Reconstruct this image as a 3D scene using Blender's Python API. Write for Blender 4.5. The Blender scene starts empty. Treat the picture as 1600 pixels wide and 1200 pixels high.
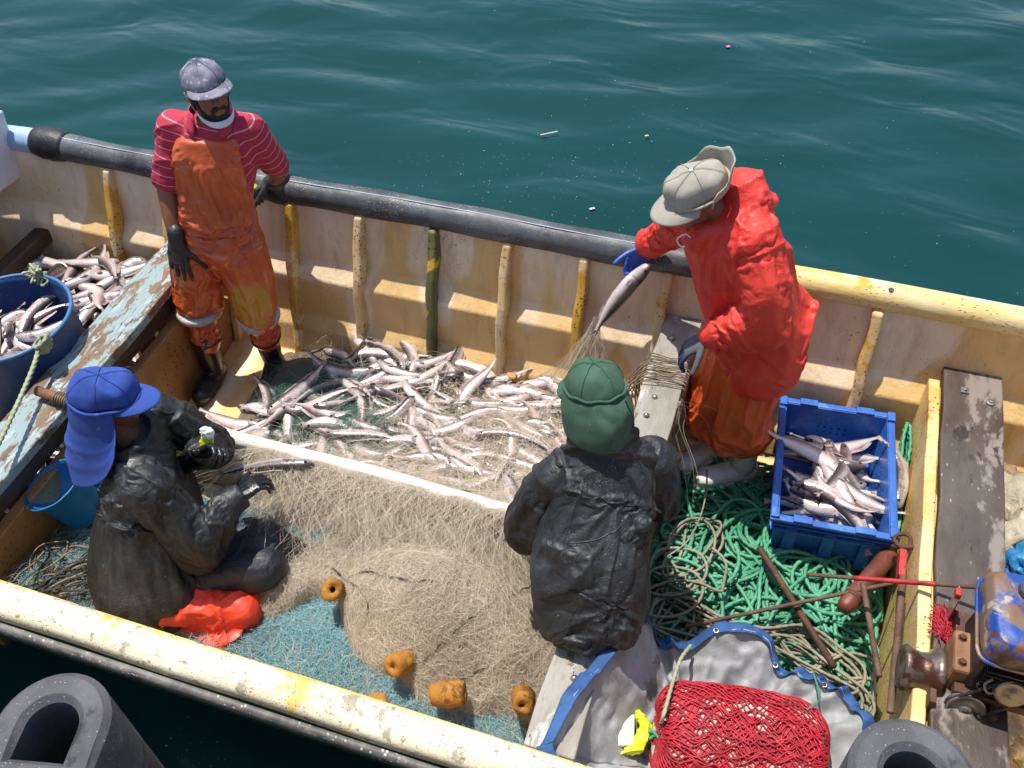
import bpy, bmesh, math, random
import numpy as np
from mathutils import Vector, Matrix
random.seed(7); RNG = np.random.default_rng(11)
SC = bpy.context.scene; COL = SC.collection
rad = math.radians
# ------------------------------------------------------------------ camera
cam_d = bpy.data.cameras.new('camera'); cam = bpy.data.objects.new('camera', cam_d); COL.objects.link(cam)
cam.matrix_world = (Matrix.Translation((0, -0.999, 3.589)) @ Matrix.Rotation(rad(20.5), 4, 'Z')
                    @ Matrix.Rotation(rad(43.4), 4, 'X') @ Matrix.Rotation(rad(-2.68), 4, 'Z'))
cam_d.sensor_fit = 'HORIZONTAL'; cam_d.sensor_width = 36.0; cam_d.lens = 36.0 * 1492.6 / 1600.0
cam_d.clip_start = 0.05; cam_d.clip_end = 2000.0
SC.camera = cam
# ------------------------------------------------------------------ light
SUN = Vector((-0.085, 0.050, 0.34)).normalized()          # direction towards the sun
sun_el = math.asin(SUN.z); sun_az = math.atan2(SUN.x, SUN.y)
world = bpy.data.worlds.new('World'); SC.world = world; world.use_nodes = True
wn = world.node_tree; bgn = wn.nodes['Background']
sky = wn.nodes.new('ShaderNodeTexSky'); sky.sky_type = 'NISHITA'; sky.sun_disc = False
sky.sun_elevation = sun_el; sky.sun_rotation = sun_az; sky.altitude = 5.0; sky.air_density = 1.0; sky.dust_density = 1.2
wn.links.new(sky.outputs[0], bgn.inputs[0]); bgn.inputs[1].default_value = 0.15
sl = bpy.data.lights.new('sun', 'SUN'); sl.energy = 4.8; sl.angle = rad(0.55); sl.color = (1.0, 0.955, 0.88)
so = bpy.data.objects.new('sun', sl); COL.objects.link(so); so.location = (-4, 5, 12)
so.rotation_euler = (-SUN).to_track_quat('-Z', 'Y').to_euler()
SC.view_settings.view_transform = 'Standard'; SC.view_settings.look = 'None'
SC.view_settings.exposure = 0.34; SC.view_settings.gamma = 1.0
SC.render.engine = 'CYCLES'
# ------------------------------------------------------------------ helpers
def hx(s):
    s = s.lstrip('#'); v = [int(s[i:i+2], 16) / 255 for i in (0, 2, 4)]
    return tuple(((x / 12.92) if x <= .04045 else ((x + .055) / 1.055) ** 2.4) for x in v) + (1.0,)
def V3(*a): return np.array(a, float)
def nrm(v): v = np.asarray(v, float); return v / (np.linalg.norm(v) + 1e-12)
def _h(ix, iy, iz, s):
    n = (ix.astype(np.int64) * 374761393 + iy.astype(np.int64) * 668265263 + iz.astype(np.int64) * 2147483647 + s * 974711) & 0xFFFFFFFF
    n = ((n ^ (n >> 13)) * 1274126177) & 0xFFFFFFFF
    n = ((n ^ (n >> 16)) * 2246822519) & 0xFFFFFFFF
    return ((n ^ (n >> 15)) & 0xFFFFFF) / float(0xFFFFFF)
def noise(P, s=0):
    """smooth value noise in [-1, 1]"""
    P = np.asarray(P, float); f = np.floor(P); t = P - f; t = t * t * t * (t * (t * 6 - 15) + 10)
    i = f.astype(np.int64); r = 0
    for a in (0, 1):
        for b in (0, 1):
            for c in (0, 1):
                w = (t[..., 0] if a else 1 - t[..., 0]) * (t[..., 1] if b else 1 - t[..., 1]) * (t[..., 2] if c else 1 - t[..., 2])
                r = r + w * _h(i[..., 0] + a, i[..., 1] + b, i[..., 2] + c, s)
    return r * 2 - 1
def fbm(P, s=0, o=3):
    r = 0; a = 1.0; t = 0
    for k in range(o): r = r + a * noise(np.asarray(P) * 2 ** k + 17.3 * k, s + k); t += a; a *= .5
    return r / t
def mesh_np(name, V, F, smooth=True):
    """F: (n,4) or (n,3) int array, or a list of such arrays"""
    Fs = F if isinstance(F, list) else [F]
    Fs = [np.asarray(f, np.int32) for f in Fs if len(f)]
    me = bpy.data.meshes.new(name); V = np.asarray(V, np.float32)
    me.vertices.add(len(V)); me.vertices.foreach_set('co', V.ravel())
    li = np.concatenate([f.ravel() for f in Fs]); tot = np.concatenate([np.full(len(f), f.shape[1], np.int32) for f in Fs])
    st = np.concatenate([[0], np.cumsum(tot)[:-1]]).astype(np.int32)
    me.loops.add(len(li)); me.loops.foreach_set('vertex_index', li)
    me.polygons.add(len(tot)); me.polygons.foreach_set('loop_start', st)
    me.update(calc_edges=True)
    me.polygons.foreach_set('use_smooth', np.full(len(tot), bool(smooth))); me.validate()
    return me
def attr(me, name, vals):
    a = me.attributes.new(name, 'FLOAT', 'POINT'); a.data.foreach_set('value', np.asarray(vals, np.float32))
def tag(o, label=None, cat=None, group=None, kind=None):
    if label: o['label'] = label
    if cat: o['category'] = cat
    if group: o['group'] = group
    if kind: o['kind'] = kind
    return o
def obj(name, me, mat=None, parent=None, bevel=0, **kw):
    o = bpy.data.objects.new(name, me); COL.objects.link(o)
    if mat is not None:
        if not me.materials: me.materials.append(mat)
    if parent is not None: o.parent = parent
    if bevel:
        b = o.modifiers.new('bevel', 'BEVEL'); b.width = bevel; b.segments = 2; b.limit_method = 'ANGLE'; b.angle_limit = rad(40)
    tag(o, **kw); return o
def thing(name, label=None, cat=None, group=None, kind=None, loc=(0, 0, 0)):
    o = bpy.data.objects.new(name, None); COL.objects.link(o); o.location = loc; o.empty_display_size = .1
    return tag(o, label, cat, group, kind)
class MB:
    """collects simple shapes into one mesh"""
    def __init__(s): s.v = []; s.f = []; s.n = 0
    def add(s, V, F):
        V = np.asarray(V, float); s.v.append(V); s.f += [tuple(int(i) + s.n for i in f) for f in F]; s.n += len(V); return s
    def box(s, c, size, R=None, taper=1.0):
        a, b, d = [x / 2 for x in size]
        P = np.array([(x * a * (taper if z > 0 else 1), y * b * (taper if z > 0 else 1), z * d) for z in (-1, 1) for y in (-1, 1) for x in (-1, 1)])
        if R is not None: P = P @ np.asarray(R).T
        return s.add(P + np.asarray(c), [(0, 2, 3, 1), (4, 5, 7, 6), (0, 1, 5, 4), (2, 6, 7, 3), (0, 4, 6, 2), (1, 3, 7, 5)])
    def beam(s, p0, p1, w, h, up=(0, 0, 1)):
        p0 = V3(*p0); p1 = V3(*p1); t = nrm(p1 - p0); x = nrm(np.cross(t, up)); u = np.cross(x, t)
        return s.box((p0 + p1) / 2, (w, np.linalg.norm(p1 - p0), h), np.stack([x, t, u], 1))
    def tube(s, pts, r, n=10, cap=True, flat=1.0):
        P = np.asarray(pts, float); k = len(P); r = np.broadcast_to(r, (k,))
        T = np.gradient(P, axis=0); T /= np.linalg.norm(T, axis=1)[:, None] + 1e-9
        ref = V3(0, 0, 1) if abs(T[0, 2]) < .9 else V3(1, 0, 0)
        u = nrm(np.cross(T[0], ref)); V = []
        for i in range(k):
            u = nrm(u - T[i] * (u @ T[i])); w = np.cross(T[i], u)
            for j in range(n):
                a = 2 * math.pi * j / n; V.append(P[i] + r[i] * (math.cos(a) * u + flat * math.sin(a) * w))
        F = [(i * n + j, i * n + (j + 1) % n, (i + 1) * n + (j + 1) % n, (i + 1) * n + j) for i in range(k - 1) for j in range(n)]
        if cap: F += [tuple(range(n - 1, -1, -1)), tuple(range((k - 1) * n, k * n))]
        return s.add(V, F)
    def lathe(s, prof, c=(0, 0, 0), axis=(0, 0, 1), n=24, closed=False):
        ax = nrm(axis); ref = V3(1, 0, 0) if abs(ax[0]) < .9 else V3(0, 1, 0); u = nrm(np.cross(ax, ref)); w = np.cross(ax, u); c = np.asarray(c, float)
        V = [c + ax * z + r * (math.cos(2 * math.pi * j / n) * u + math.sin(2 * math.pi * j / n) * w) for r, z in prof for j in range(n)]
        k = len(prof); m = k if closed else k - 1
        F = [(i * n + j, i * n + (j + 1) % n, ((i + 1) % k) * n + (j + 1) % n, ((i + 1) % k) * n + j) for i in range(m) for j in range(n)]
        if not closed:
            if prof[0][0] > 1e-6: F.append(tuple(range(n - 1, -1, -1)))
            if prof[-1][0] > 1e-6: F.append(tuple(range((k - 1) * n, k * n)))
        return s.add(V, F)
    def mesh(s, name, smooth=False):
        me = bpy.data.meshes.new(name); me.from_pydata(np.concatenate(s.v).tolist(), [], s.f); me.update()
        bm = bmesh.new(); bm.from_mesh(me); bmesh.ops.recalc_face_normals(bm, faces=bm.faces); bm.to_mesh(me); bm.free()
        if smooth: me.polygons.foreach_set('use_smooth', [True] * len(me.polygons))
        return me
    def build(s, name, mat, parent=None, smooth=False, bevel=0, **kw): return obj(name, s.mesh(name, smooth), mat, parent, bevel, **kw)
def grid_mesh(name, P, smooth=True, close_u=False, close_v=False, thick=0):
    """P (nu,nv,3) -> sheet mesh"""
    nu, nv = P.shape[:2]; I = np.arange(nu * nv).reshape(nu, nv)
    if close_u: I = np.vstack([I, I[:1]])
    if close_v: I = np.hstack([I, I[:, :1]])
    F = np.stack([I[:-1, :-1], I[1:, :-1], I[1:, 1:], I[:-1, 1:]], -1).reshape(-1, 4)
    V = P.reshape(-1, 3)
    me = mesh_np(name, V, F, smooth)
    return me
def solid(o, t, off=0):
    m = o.modifiers.new('solid', 'SOLIDIFY'); m.thickness = t; m.offset = off; return o
def strands(P, r, S=3, seed=0):
    """P (N,K,3) polylines, r scalar or (N,) -> verts, quads of thin tubes"""
    N, K = P.shape[:2]; T = np.gradient(P, axis=1); T /= np.linalg.norm(T, axis=2)[..., None] + 1e-9
    ref = nrm(np.array([.31, .23, .92])); u = np.cross(T, ref); u /= np.linalg.norm(u, axis=2)[..., None] + 1e-9; w = np.cross(T, u)
    r = np.broadcast_to(np.asarray(r, float), (N,))[:, None, None, None]
    a = np.arange(S) * 2 * math.pi / S
    V = P[:, :, None, :] + r * (np.cos(a)[None, None, :, None] * u[:, :, None, :] + np.sin(a)[None, None, :, None] * w[:, :, None, :])
    I = np.arange(N * K * S).reshape(N, K, S); J = np.roll(I, -1, 2)
    F = np.stack([I[:, :-1], J[:, :-1], J[:, 1:], I[:, 1:]], -1).reshape(-1, 4)
    return V.reshape(-1, 3), F
def ribbons(P, w, seed=0):
    """P (N,K,3) -> very fine flat threads"""
    N, K = P.shape[:2]; T = np.gradient(P, axis=1); g = np.random.default_rng(seed); n = g.normal(0, .6, (N, 1, 3)) + np.array([0, -.3, 1.0]); u = np.cross(T, n); u /= np.linalg.norm(u, axis=2)[..., None] + 1e-9
    w = np.broadcast_to(np.asarray(w, float), (N,))[:, None, None]; V = np.stack([P - u * w, P + u * w], 2); I = np.arange(N * K * 2).reshape(N, K, 2)
    return V.reshape(-1, 3), np.stack([I[:, :-1, 0], I[:, :-1, 1], I[:, 1:, 1], I[:, 1:, 0]], -1).reshape(-1, 4)
def spline(pts, n):
    """Catmull-Rom through pts, n samples"""
    P = np.asarray(pts, float); P = np.vstack([2 * P[0] - P[1], P, 2 * P[-1] - P[-2]]); m = len(P) - 3
    t = np.linspace(0, m - 1e-6, n); i = t.astype(int); f = (t - i)[:, None]
    a, b, c, d = P[i], P[i + 1], P[i + 2], P[i + 3]
    return .5 * (2 * b + (c - a) * f + (2 * a - 5 * b + 4 * c - d) * f ** 2 + (3 * b - a - 3 * c + d) * f ** 3)
def rope_verts(path, R, lay=.030, lobes=3, n=9, depth=.42):
    """laid rope: lobed section that turns along the path"""
    P = np.asarray(path, float); K = len(P); T = np.gradient(P, axis=0); T /= np.linalg.norm(T, axis=1)[:, None] + 1e-9
    ref = V3(.12, .09, 1); u = np.cross(T, ref); u /= np.linalg.norm(u, axis=1)[:, None] + 1e-9; w = np.cross(T, u)
    s = np.concatenate([[0], np.cumsum(np.linalg.norm(np.diff(P, axis=0), axis=1))])
    a = np.arange(n) * 2 * math.pi / n; ph = s[:, None] / lay * 2 * math.pi / lobes * 1.0
    rr = R * (1 - depth * .5 + depth * .5 * np.cos(lobes * (a[None, :] - ph)))
    V = P[:, None, :] + rr[..., None] * (np.cos(a)[None, :, None] * u[:, None, :] + np.sin(a)[None, :, None] * w[:, None, :])
    I = np.arange(K * n).reshape(K, n); J = np.roll(I, -1, 1)
    F = np.stack([I[:-1], J[:-1], J[1:], I[1:]], -1).reshape(-1, 4)
    return V.reshape(-1, 3), F
class Acc:
    """collects numpy quads"""
    def __init__(s): s.V = []; s.F = []; s.n = 0
    def add(s, VF):
        s.V.append(VF[0]); s.F.append(VF[1] + s.n); s.n += len(VF[0]); return s
    def mesh(s, name): return mesh_np(name, np.concatenate(s.V), np.concatenate(s.F))
# ------------------------------------------------------------------ materials
class NT:
    def __init__(s, name):
        s.m = bpy.data.materials.new(name); s.m.use_nodes = True; s.t = s.m.node_tree; s.N = s.t.nodes; s.L = s.t.links
        s.b = s.N['Principled BSDF']; s.tc = s.N.new('ShaderNodeTexCoord')
    def n(s, k, **kw):
        x = s.N.new('ShaderNode' + k)
        for a, v in kw.items(): setattr(x, a, v)
        return x
    def lk(s, a, b): s.L.new(a, b)
    def coords(s, scale=(1, 1, 1), src='Object', rot=(0, 0, 0)):
        mp = s.n('Mapping'); mp.inputs['Scale'].default_value = scale; mp.inputs['Rotation'].default_value = rot
        s.lk(s.tc.outputs[src], mp.inputs[0]); return mp.outputs[0]
    def noise(s, vec, scale, detail=4, rough=.55, dist=0):
        x = s.n('TexNoise'); x.inputs['Scale'].default_value = scale; x.inputs['Detail'].default_value = detail
        x.inputs['Roughness'].default_value = rough; x.inputs['Distortion'].default_value = dist
        if vec is not None: s.lk(vec, x.inputs['Vector'])
        return x.outputs['Fac']
    def vor(s, vec, scale, feature='F1', out='Distance', rnd=1.0):
        x = s.n('TexVoronoi', feature=feature); x.inputs['Scale'].default_value = scale; x.inputs['Randomness'].default_value = rnd
        s.lk(vec, x.inputs['Vector']); return x.outputs[out]
    def ramp(s, fac, stops, interp='LINEAR'):
        x = s.n('ValToRGB'); x.color_ramp.interpolation = interp; e = x.color_ramp.elements
        while len(e) < len(stops): e.new(.5)
        for i, (p, c) in enumerate(stops):
            e[i].position = p; e[i].color = c if isinstance(c, tuple) else (c, c, c, 1)
        s.lk(fac, x.inputs[0]); return x.outputs[0]
    def mix(s, fac, a, b, mode='MIX'):
        x = s.n('Mix', data_type='RGBA', blend_type=mode)
        for v, i in ((fac, 0), (a, 6), (b, 7)):
            if isinstance(v, (int, float)): x.inputs[i].default_value = v
            elif isinstance(v, tuple): x.inputs[i].default_value = v
            else: s.lk(v, x.inputs[i])
        return x.outputs[2]
    def math(s, op, a, b=0.0):
        x = s.n('Math', operation=op)
        for v, i in ((a, 0), (b, 1)):
            if isinstance(v, (int, float)): x.inputs[i].default_value = v
            else: s.lk(v, x.inputs[i])
        return x.outputs[0]
    def attr(s, name, out='Fac'):
        x = s.n('Attribute'); x.attribute_name = name; return x.outputs[out]
    def xyz(s, vec):
        x = s.n('SeparateXYZ'); s.lk(vec, x.inputs[0]); return x.outputs
    def bump(s, h, strength=.3, dist=.01):
        x = s.n('Bump'); x.inputs['Strength'].default_value = strength; x.inputs['Distance'].default_value = dist
        s.lk(h, x.inputs['Height']); s.lk(x.outputs[0], s.b.inputs['Normal']); return x
    def col(s, c):
        if isinstance(c, tuple): s.b.inputs['Base Color'].default_value = c
        else: s.lk(c, s.b.inputs['Base Color'])
    def rough(s, r):
        if isinstance(r, (int, float)): s.b.inputs['Roughness'].default_value = r
        else: s.lk(r, s.b.inputs['Roughness'])
    def set(s, **kw):
        for k, v in kw.items(): s.b.inputs[k.replace('_', ' ')].default_value = v
def worn(name, c1, c2, scale=6, rough=.6, bump=.25, bscale=60, specks=None, patch=None, streak=(1, 1, 1), metal=0, spec=.5, coat=0, src='Object', lo=.35, hi=.65):
    """two tones in noise, optional specks [(colour, scale, size)], patches [(colour, scale, cover)]"""
    t = NT(name); v = t.coords(streak, src)
    c = t.mix(t.ramp(t.noise(v, scale, 6, .6), [(lo, 0.), (hi, 1.)]), hx(c1), hx(c2))
    for q in (patch or []):
        m = t.ramp(t.noise(v, q[1], 8, .65, .3), [(1 - q[2] - .02, 0.), (1 - q[2] + .02, 1.)]); c = t.mix(m, c, hx(q[0]))
    for q in (specks or []):
        d = t.vor(v, q[1]); m = t.ramp(d, [(q[2], 1.), (q[2] + .06, 0.)])
        m = t.math('MULTIPLY', m, t.ramp(t.noise(v, q[1] * .13, 3), [(.42, 0.), (.58, 1.)])); c = t.mix(m, c, hx(q[0]))
    t.col(c); t.set(Metallic=metal); t.b.inputs['Specular IOR Level'].default_value = spec
    if coat: t.b.inputs['Coat Weight'].default_value = coat; t.b.inputs['Coat Roughness'].default_value = .12
    rn = t.noise(v, scale * 3, 3)
    t.rough(t.math('ADD', t.math('MULTIPLY', rn, .3), rough - .15))
    if bump: t.bump(t.noise(t.coords(streak, src), bscale, 6, .65), bump, .006)
    return t.m
# ================================================================== the setting
def m_water():
    t = NT('sea_water'); v = t.coords((1, 1, 1))
    n1 = t.noise(v, .55, 3, .5)
    c = t.mix(t.ramp(n1, [(.3, 0.), (.7, 1.)]), hx('#0e3535'), hx('#133d3d'))
    t.col(c); t.rough(.11); t.set(IOR=1.333); t.b.inputs['Specular IOR Level'].default_value = .28
    w = t.coords((.85, 1.6, 1), rot=(0, 0, rad(-14)))
    h = t.math('ADD', t.math('MULTIPLY', t.noise(w, 1.3, 2, .42, .6), 1.0), t.math('MULTIPLY', t.noise(w, 3.6, 2, .5, .5), .10))
    t.bump(h, .5, .11)
    return t.m
WATER_Z = -0.12
def build_water():
    # one sheet, fine near the boat, reaching far out
    def ax(lo, hi, c0, c1, step):
        a = list(np.arange(c0, c1 + 1e-6, step)); x = c1; d = step
        while x < hi: d *= 1.35; x += d; a.append(min(x, hi))
        x = c0; d = step
        while x > lo: d *= 1.35; x -= d; a.insert(0, max(x, lo))
        return np.array(a)
    X = ax(-900, 900, -9, 6, .06); Yy = ax(-900, 900, -1, 9.5, .06)
    gx, gy = np.meshgrid(X, Yy, indexing='ij')
    fade = np.clip(1.4 - np.hypot(gx + 1, gy - 3) / 25, 0, 1)
    def wv(ang, L, ph): 
        d = (np.cos(ang) * gx + np.sin(ang) * gy); return np.sin(2 * math.pi * d / L + ph)
    q = np.stack([gx, gy, gx * 0], -1)
    warp = fbm(q * .5, 3, 2) * 2.2
    z = .012 * np.sin(2 * math.pi * (gy + .25 * gx) / 1.15 + warp * 2) + .010 * np.sin(2 * math.pi * (gy - .3 * gx) / .72 + warp * 3 + 1) + .016 * fbm(q * np.array([.7, 1.3, 1]), 5, 2)
    P = np.stack([gx, gy, WATER_Z + z * fade], -1)
    return obj('water', grid_mesh('water', P), m_water(), kind='structure')
build_water()
# quay: the wall the fenders hang on, the photographer stands on its top
QA = V3(-1.06, -.70, 0); QB = V3(.42, -.355, 0); QD = nrm(QB - QA); QN = V3(-QD[1], QD[0], 0)
m_quay = worn('quay_concrete', '#6f6b64', '#8a857c', 3, .85, .5, 40, specks=[('#4a4844', 30, .1)])
def build_quay():
    R = np.stack([QD, QN, V3(0, 0, 1)], 1); mb = MB()
    mb.box(QA + QD * .7 - QN * 4.03 + V3(0, 0, -.5), (24, 8, 4.9), R)
    o = mb.build('quay', m_quay, bevel=.03, kind='structure')
build_quay()
# ================================================================== the boat
boat = thing('fishing_boat', 'open yellow and cream fishing boat with ribbed sides and a black pipe gunwale', 'boat')
YC = 1.175
def hull_paint(name, a, b, y1, yc):
    t = NT(name); v = t.coords()
    c = t.mix(t.ramp(t.noise(v, 3.0, 6, .6), [(.35, 0.), (.65, 1.)]), hx(a), hx(b))
    s = t.xyz(v)
    # yellow painted blocks low on the side, edges follow planks
    bl = t.noise(t.coords((1.3, 0, .5)), 1.6, 2); low = t.ramp(s[2], [(.05, 1.), (.62, 0.)])
    m = t.ramp(t.math('ADD', bl, t.math('MULTIPLY', low, .22)), [(y1, 0.), (y1 + .03, 1.)])
    c = t.mix(t.math('MULTIPLY', m, .65), c, hx(yc))
    st = t.ramp(t.noise(t.coords((5, 5, .8)), 2.2, 7, .7), [(.50, 0.), (.72, 1.)]); c = t.mix(t.math('MULTIPLY', st, .40), c, hx('#7a5638'))
    for sc, sz, cc in ((30, .09, '#3a2c22'), (80, .16, '#5a4a3a')):
        d = t.ramp(t.vor(v, sc), [(sz, 1.), (sz + .08, 0.)]); d = t.math('MULTIPLY', d, t.ramp(t.noise(v, 3.5, 6, .7), [(.52, 0.), (.66, 1.)])); c = t.mix(d, c, hx(cc))
    t.col(c); t.rough(t.ramp(t.noise(v, 9, 3), [(.3, .38), (.7, .65)]))
    t.bump(t.noise(v, 45, 7, .7), .45, .008); return t.m
m_hull = hull_paint('hull_inside_paint', '#dcc29c', '#ecd9bb', .57, '#d6a84e')
def m_outside():
    t = NT('hull_outside_paint'); v = t.coords(); s = t.xyz(v)
    ch = t.n('TexChecker'); ch.inputs['Scale'].default_value = 1.0
    mp = t.coords((9.0, .001, 9.0)); t.lk(mp, ch.inputs['Vector']); ch.inputs[1].default_value = hx('#161616'); ch.inputs[2].default_value = hx('#b98f1c')
    band = t.ramp(s[2], [(.60, 0.), (.605, 1.)], 'CONSTANT')
    c = t.mix(t.ramp(s[2], [(.66, 0.), (.665, 1.)]), hx('#2b3a2e'), ch.outputs[0]); t.col(c); t.rough(.5); t.bump(t.noise(v, 40, 5), .3, .006); return t.m
XS = np.concatenate([np.linspace(-5.7, -3.7, 14), np.linspace(-3.5, 2.6, 24)])
def kx(x): return np.where(x < -3.7, 1 - (np.clip(-3.7 - x, 0, 2.0) / 2.0) ** 1.9 * .97, 1.0)
def shx(x): return np.where(x < -3.2, .10 * ((-3.2 - x) / 2) ** 2 * 2, 0.0)
PIN = [(.87, 1.142), (.80, 1.128), (.535, 1.075), (.455, 1.002), (.235, .972), (.175, .925), (.02, .885), (0, .80), (0, 0)]
POUT = [(.87, 1.160), (.62, 1.158), (.35, 1.12), (.1, 1.04), (-.12, .9), (-.3, .6), (-.42, 0)]
def hull_sheet(prof, nm, mat, dens=1):
    zs, hs = [], []
    full = [(z, h) for z, h in prof] + [(z, -h) for z, h in prof[::-1][1:]]
    P = np.array([[(x, YC + h * float(kx(x)), z + (float(shx(x)) if z > .3 else 0)) for z, h in full] for x in XS])
    me = grid_mesh(nm, P, smooth=False); o = obj(nm, me, mat, boat)
    b = o.modifiers.new('bevel', 'BEVEL'); b.width = .008; b.segments = 2; b.limit_method = 'ANGLE'; b.angle_limit = rad(20)
    return o
inner = hull_sheet(PIN, 'hull_lining', m_hull); outer = hull_sheet(POUT, 'hull_side', m_outside())
tr = MB()
for x in (2.6,): tr.box((x + .03, YC, .3), (.05, 2.28, 1.1))
tr.build('transom', m_hull, boat)
# ---- ribs along the far side
m_rib_y = worn('rib_yellow', '#c08a22', '#d2ab52', 9, .5, .4, 50, specks=[('#2a2118', 60, .22)], patch=[('#d9c296', 5, .42)])
m_rib_c = worn('rib_cream', '#cda96c', '#dcc49a', 9, .5, .4, 50, specks=[('#3a2c1c', 60, .22)], patch=[('#c9962e', 4, .45)])
m_rib_g = worn('rib_green', '#4d5a3a', '#7d7440', 6, .55, .4, 50, specks=[('#1e2018', 50, .22)], patch=[('#d3a836', 5, .42)])
def rib(x, mat, lean=0.0, w=.046, ztop=.835):
    mb = MB(); P = []
    for z in np.linspace(ztop, -.005, 12):
        h = np.interp(z, [0, .2, .5, .8, .84], [.875, .925, .985, 1.10, 1.115]); P.append((x + lean * (z - .4) + .004 * math.sin(z * 23 + x * 9), YC + h, z))
    n = len(P); rr = w * .5 * (1 + .05 * np.sin(np.arange(12) * 1.7 + x * 5)); V = []
    for q, r in zip(P, rr): V += [(q[0] - r, q[1] - .022, q[2]), (q[0] + r, q[1] - .022, q[2]), (q[0] + r, q[1] + .06, q[2]), (q[0] - r, q[1] + .06, q[2])]
    mb.add(V, [(4 * i + a, 4 * i + (a + 1) % 4, 4 * (i + 1) + (a + 1) % 4, 4 * (i + 1) + a) for i in range(n - 1) for a in range(4)] + [(3, 2, 1, 0), tuple(4 * (n - 1) + a for a in range(4))])
    o = mb.build('rib', mat, boat, bevel=.014); o.modifiers['bevel'].segments = 3; return o
for x, m in ((-3.405, m_rib_y), (-3.06, m_rib_c), (-2.72, m_rib_c), (-2.345, m_rib_y), (-1.975, m_rib_c), (-1.585, m_rib_g), (-1.22, m_rib_c), (-.845, m_rib_y), (-.47, m_rib_c), (.02, m_rib_c), (.432, m_rib_c), (1.25, m_rib_y)):
    rib(x, m)
# ---- far gunwale: black pipe, painted ends
def m_pipe():
    t = NT('black_pipe'); v = t.coords(); s = t.xyz(v)
    c = t.mix(t.ramp(t.noise(v, 5, 6, .65), [(.35, 0.), (.7, 1.)]), hx('#313336'), hx('#5c5f62'))
    d = t.ramp(t.vor(v, 90), [(.17, 1.), (.26, 0.)]); d = t.math('MULTIPLY', d, t.ramp(t.noise(v, 6, 3), [(.45, 0.), (.6, 1.)])); c = t.mix(d, c, hx('#a5a6a3'))
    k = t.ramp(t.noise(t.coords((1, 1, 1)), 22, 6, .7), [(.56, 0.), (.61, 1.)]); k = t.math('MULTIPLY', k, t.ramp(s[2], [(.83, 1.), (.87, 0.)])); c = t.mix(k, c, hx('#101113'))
    t.col(c); t.rough(t.ramp(t.noise(v, 7, 4), [(.3, .36), (.7, .62)])); t.bump(t.noise(v, 35, 6, .7), .4, .008); return t.m
GY, GZ = 2.345, .868
def gpath(x0, x1, n, amp=.004, dy=0, dz=0):
    X = np.linspace(x0, x1, n); return np.stack([X, YC + (GY - YC + dy) * kx(X) + amp * np.sin(X * 2.6), GZ + dz + shx(X) + amp * np.sin(X * 3.7 + 1)], 1)
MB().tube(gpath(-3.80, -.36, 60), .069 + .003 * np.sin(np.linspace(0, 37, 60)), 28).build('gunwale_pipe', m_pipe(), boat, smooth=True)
m_line = worn('pale_line', '#9fb0c4', '#c3ccd6', 10, .6, 0)
MB().tube(gpath(-3.72, -.6, 60, dy=-.018, dz=.0685), .0022, 5).build('pipe_line', m_line, boat, smooth=True)
m_lash = worn('black_wrap', '#17181a', '#262728', 12, .45, .6, 60)
MB().tube(gpath(-3.86, -3.66, 8), [.072, .080, .086, .084, .088, .085, .080, .072], 22).build('gunwale_wrap', m_lash, boat, smooth=True)
MB().tube(gpath(-2.47, -2.36, 6), [.071, .078, .08, .079, .08, .072], 22).build('gunwale_wrap', m_lash, boat, smooth=True)
MB().tube(gpath(-5.6, -3.8, 30), .066, 22).build('gunwale_rail', worn('pale_blue_paint', '#86a6c8', '#a9bfd4', 7, .4, .3, 40, patch=[('#3c4650', 6, .35)]), boat, smooth=True)
m_yel = worn('gunwale_yellow', '#cfb25a', '#ddd0a4', 6, .45, .35, 45, specks=[('#4a3a22', 60, .18)], patch=[('#e3dcc4', 4, .42), ('#5f9c94', 7, .30), ('#c79a2a', 5, .33)], streak=(.5, 1.6, 1.6))
MB().tube(gpath(-.38, 2.6, 50), .062, 24).build('gunwale_rail', m_yel, boat, smooth=True)
MB().lathe([(.001, 0), (.012, 0), (.012, .004), (.001, .004)], (.455, GY - .02, GZ + .056), (0, -.3, 1), 12).build('drain_hole', m_lash, boat)
# ---- near gunwale: broad worn cream cap, rubbing strip below
m_cap = worn('gunwale_cream', '#cbbfa2', '#dad1ba', 5, .6, .6, 45, specks=[('#6c6250', 110, .20)], patch=[('#9a937c', 11, .40), ('#cdaf62', 3.5, .42), ('#8a836e', 26, .38)])
X = np.linspace(-5.6, 2.6, 80); capP = []
sec = [(-.058, .0), (-.057, .024), (-.048, .040), (-.02, .047), (.02, .048), (.045, .042), (.055, .026), (.057, .0), (.05, -.03), (-.05, -.03)]
for x in X:
    k = float(kx(np.array(x))); y0 = YC - 1.172 * k + .003
    capP.append([(x, y0 + a + .002 * math.sin(x * 9), .83 + b + float(shx(np.array(x)))) for a, b in sec])
obj('gunwale_cap', grid_mesh('gunwale_cap', np.array(capP), close_v=True), m_cap, boat)
m_yedge = worn('yellow_edge', '#d0a63a', '#e0c47c', 8, .5, .3, 50, specks=[('#5c5240', 60, .2)], patch=[('#8c8a62', 8, .36)])
eP = [[(x, YC - 1.172 * float(kx(np.array(x))) + .048 + a, .846 + b + float(shx(np.array(x)))) for a, b in ((.012, .012), (.019, -.005), (.016, -.04), (.0, -.04), (.0, .018))] for x in X]
obj('gunwale_edge', grid_mesh('gunwale_edge', np.array(eP), close_v=True), m_yedge, boat)
m_rub = worn('rubbing_strip_grey', '#4b4a48', '#7b7873', 14, .6, .5, 60, specks=[('#bdb9b0', 55, .2)])
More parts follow.
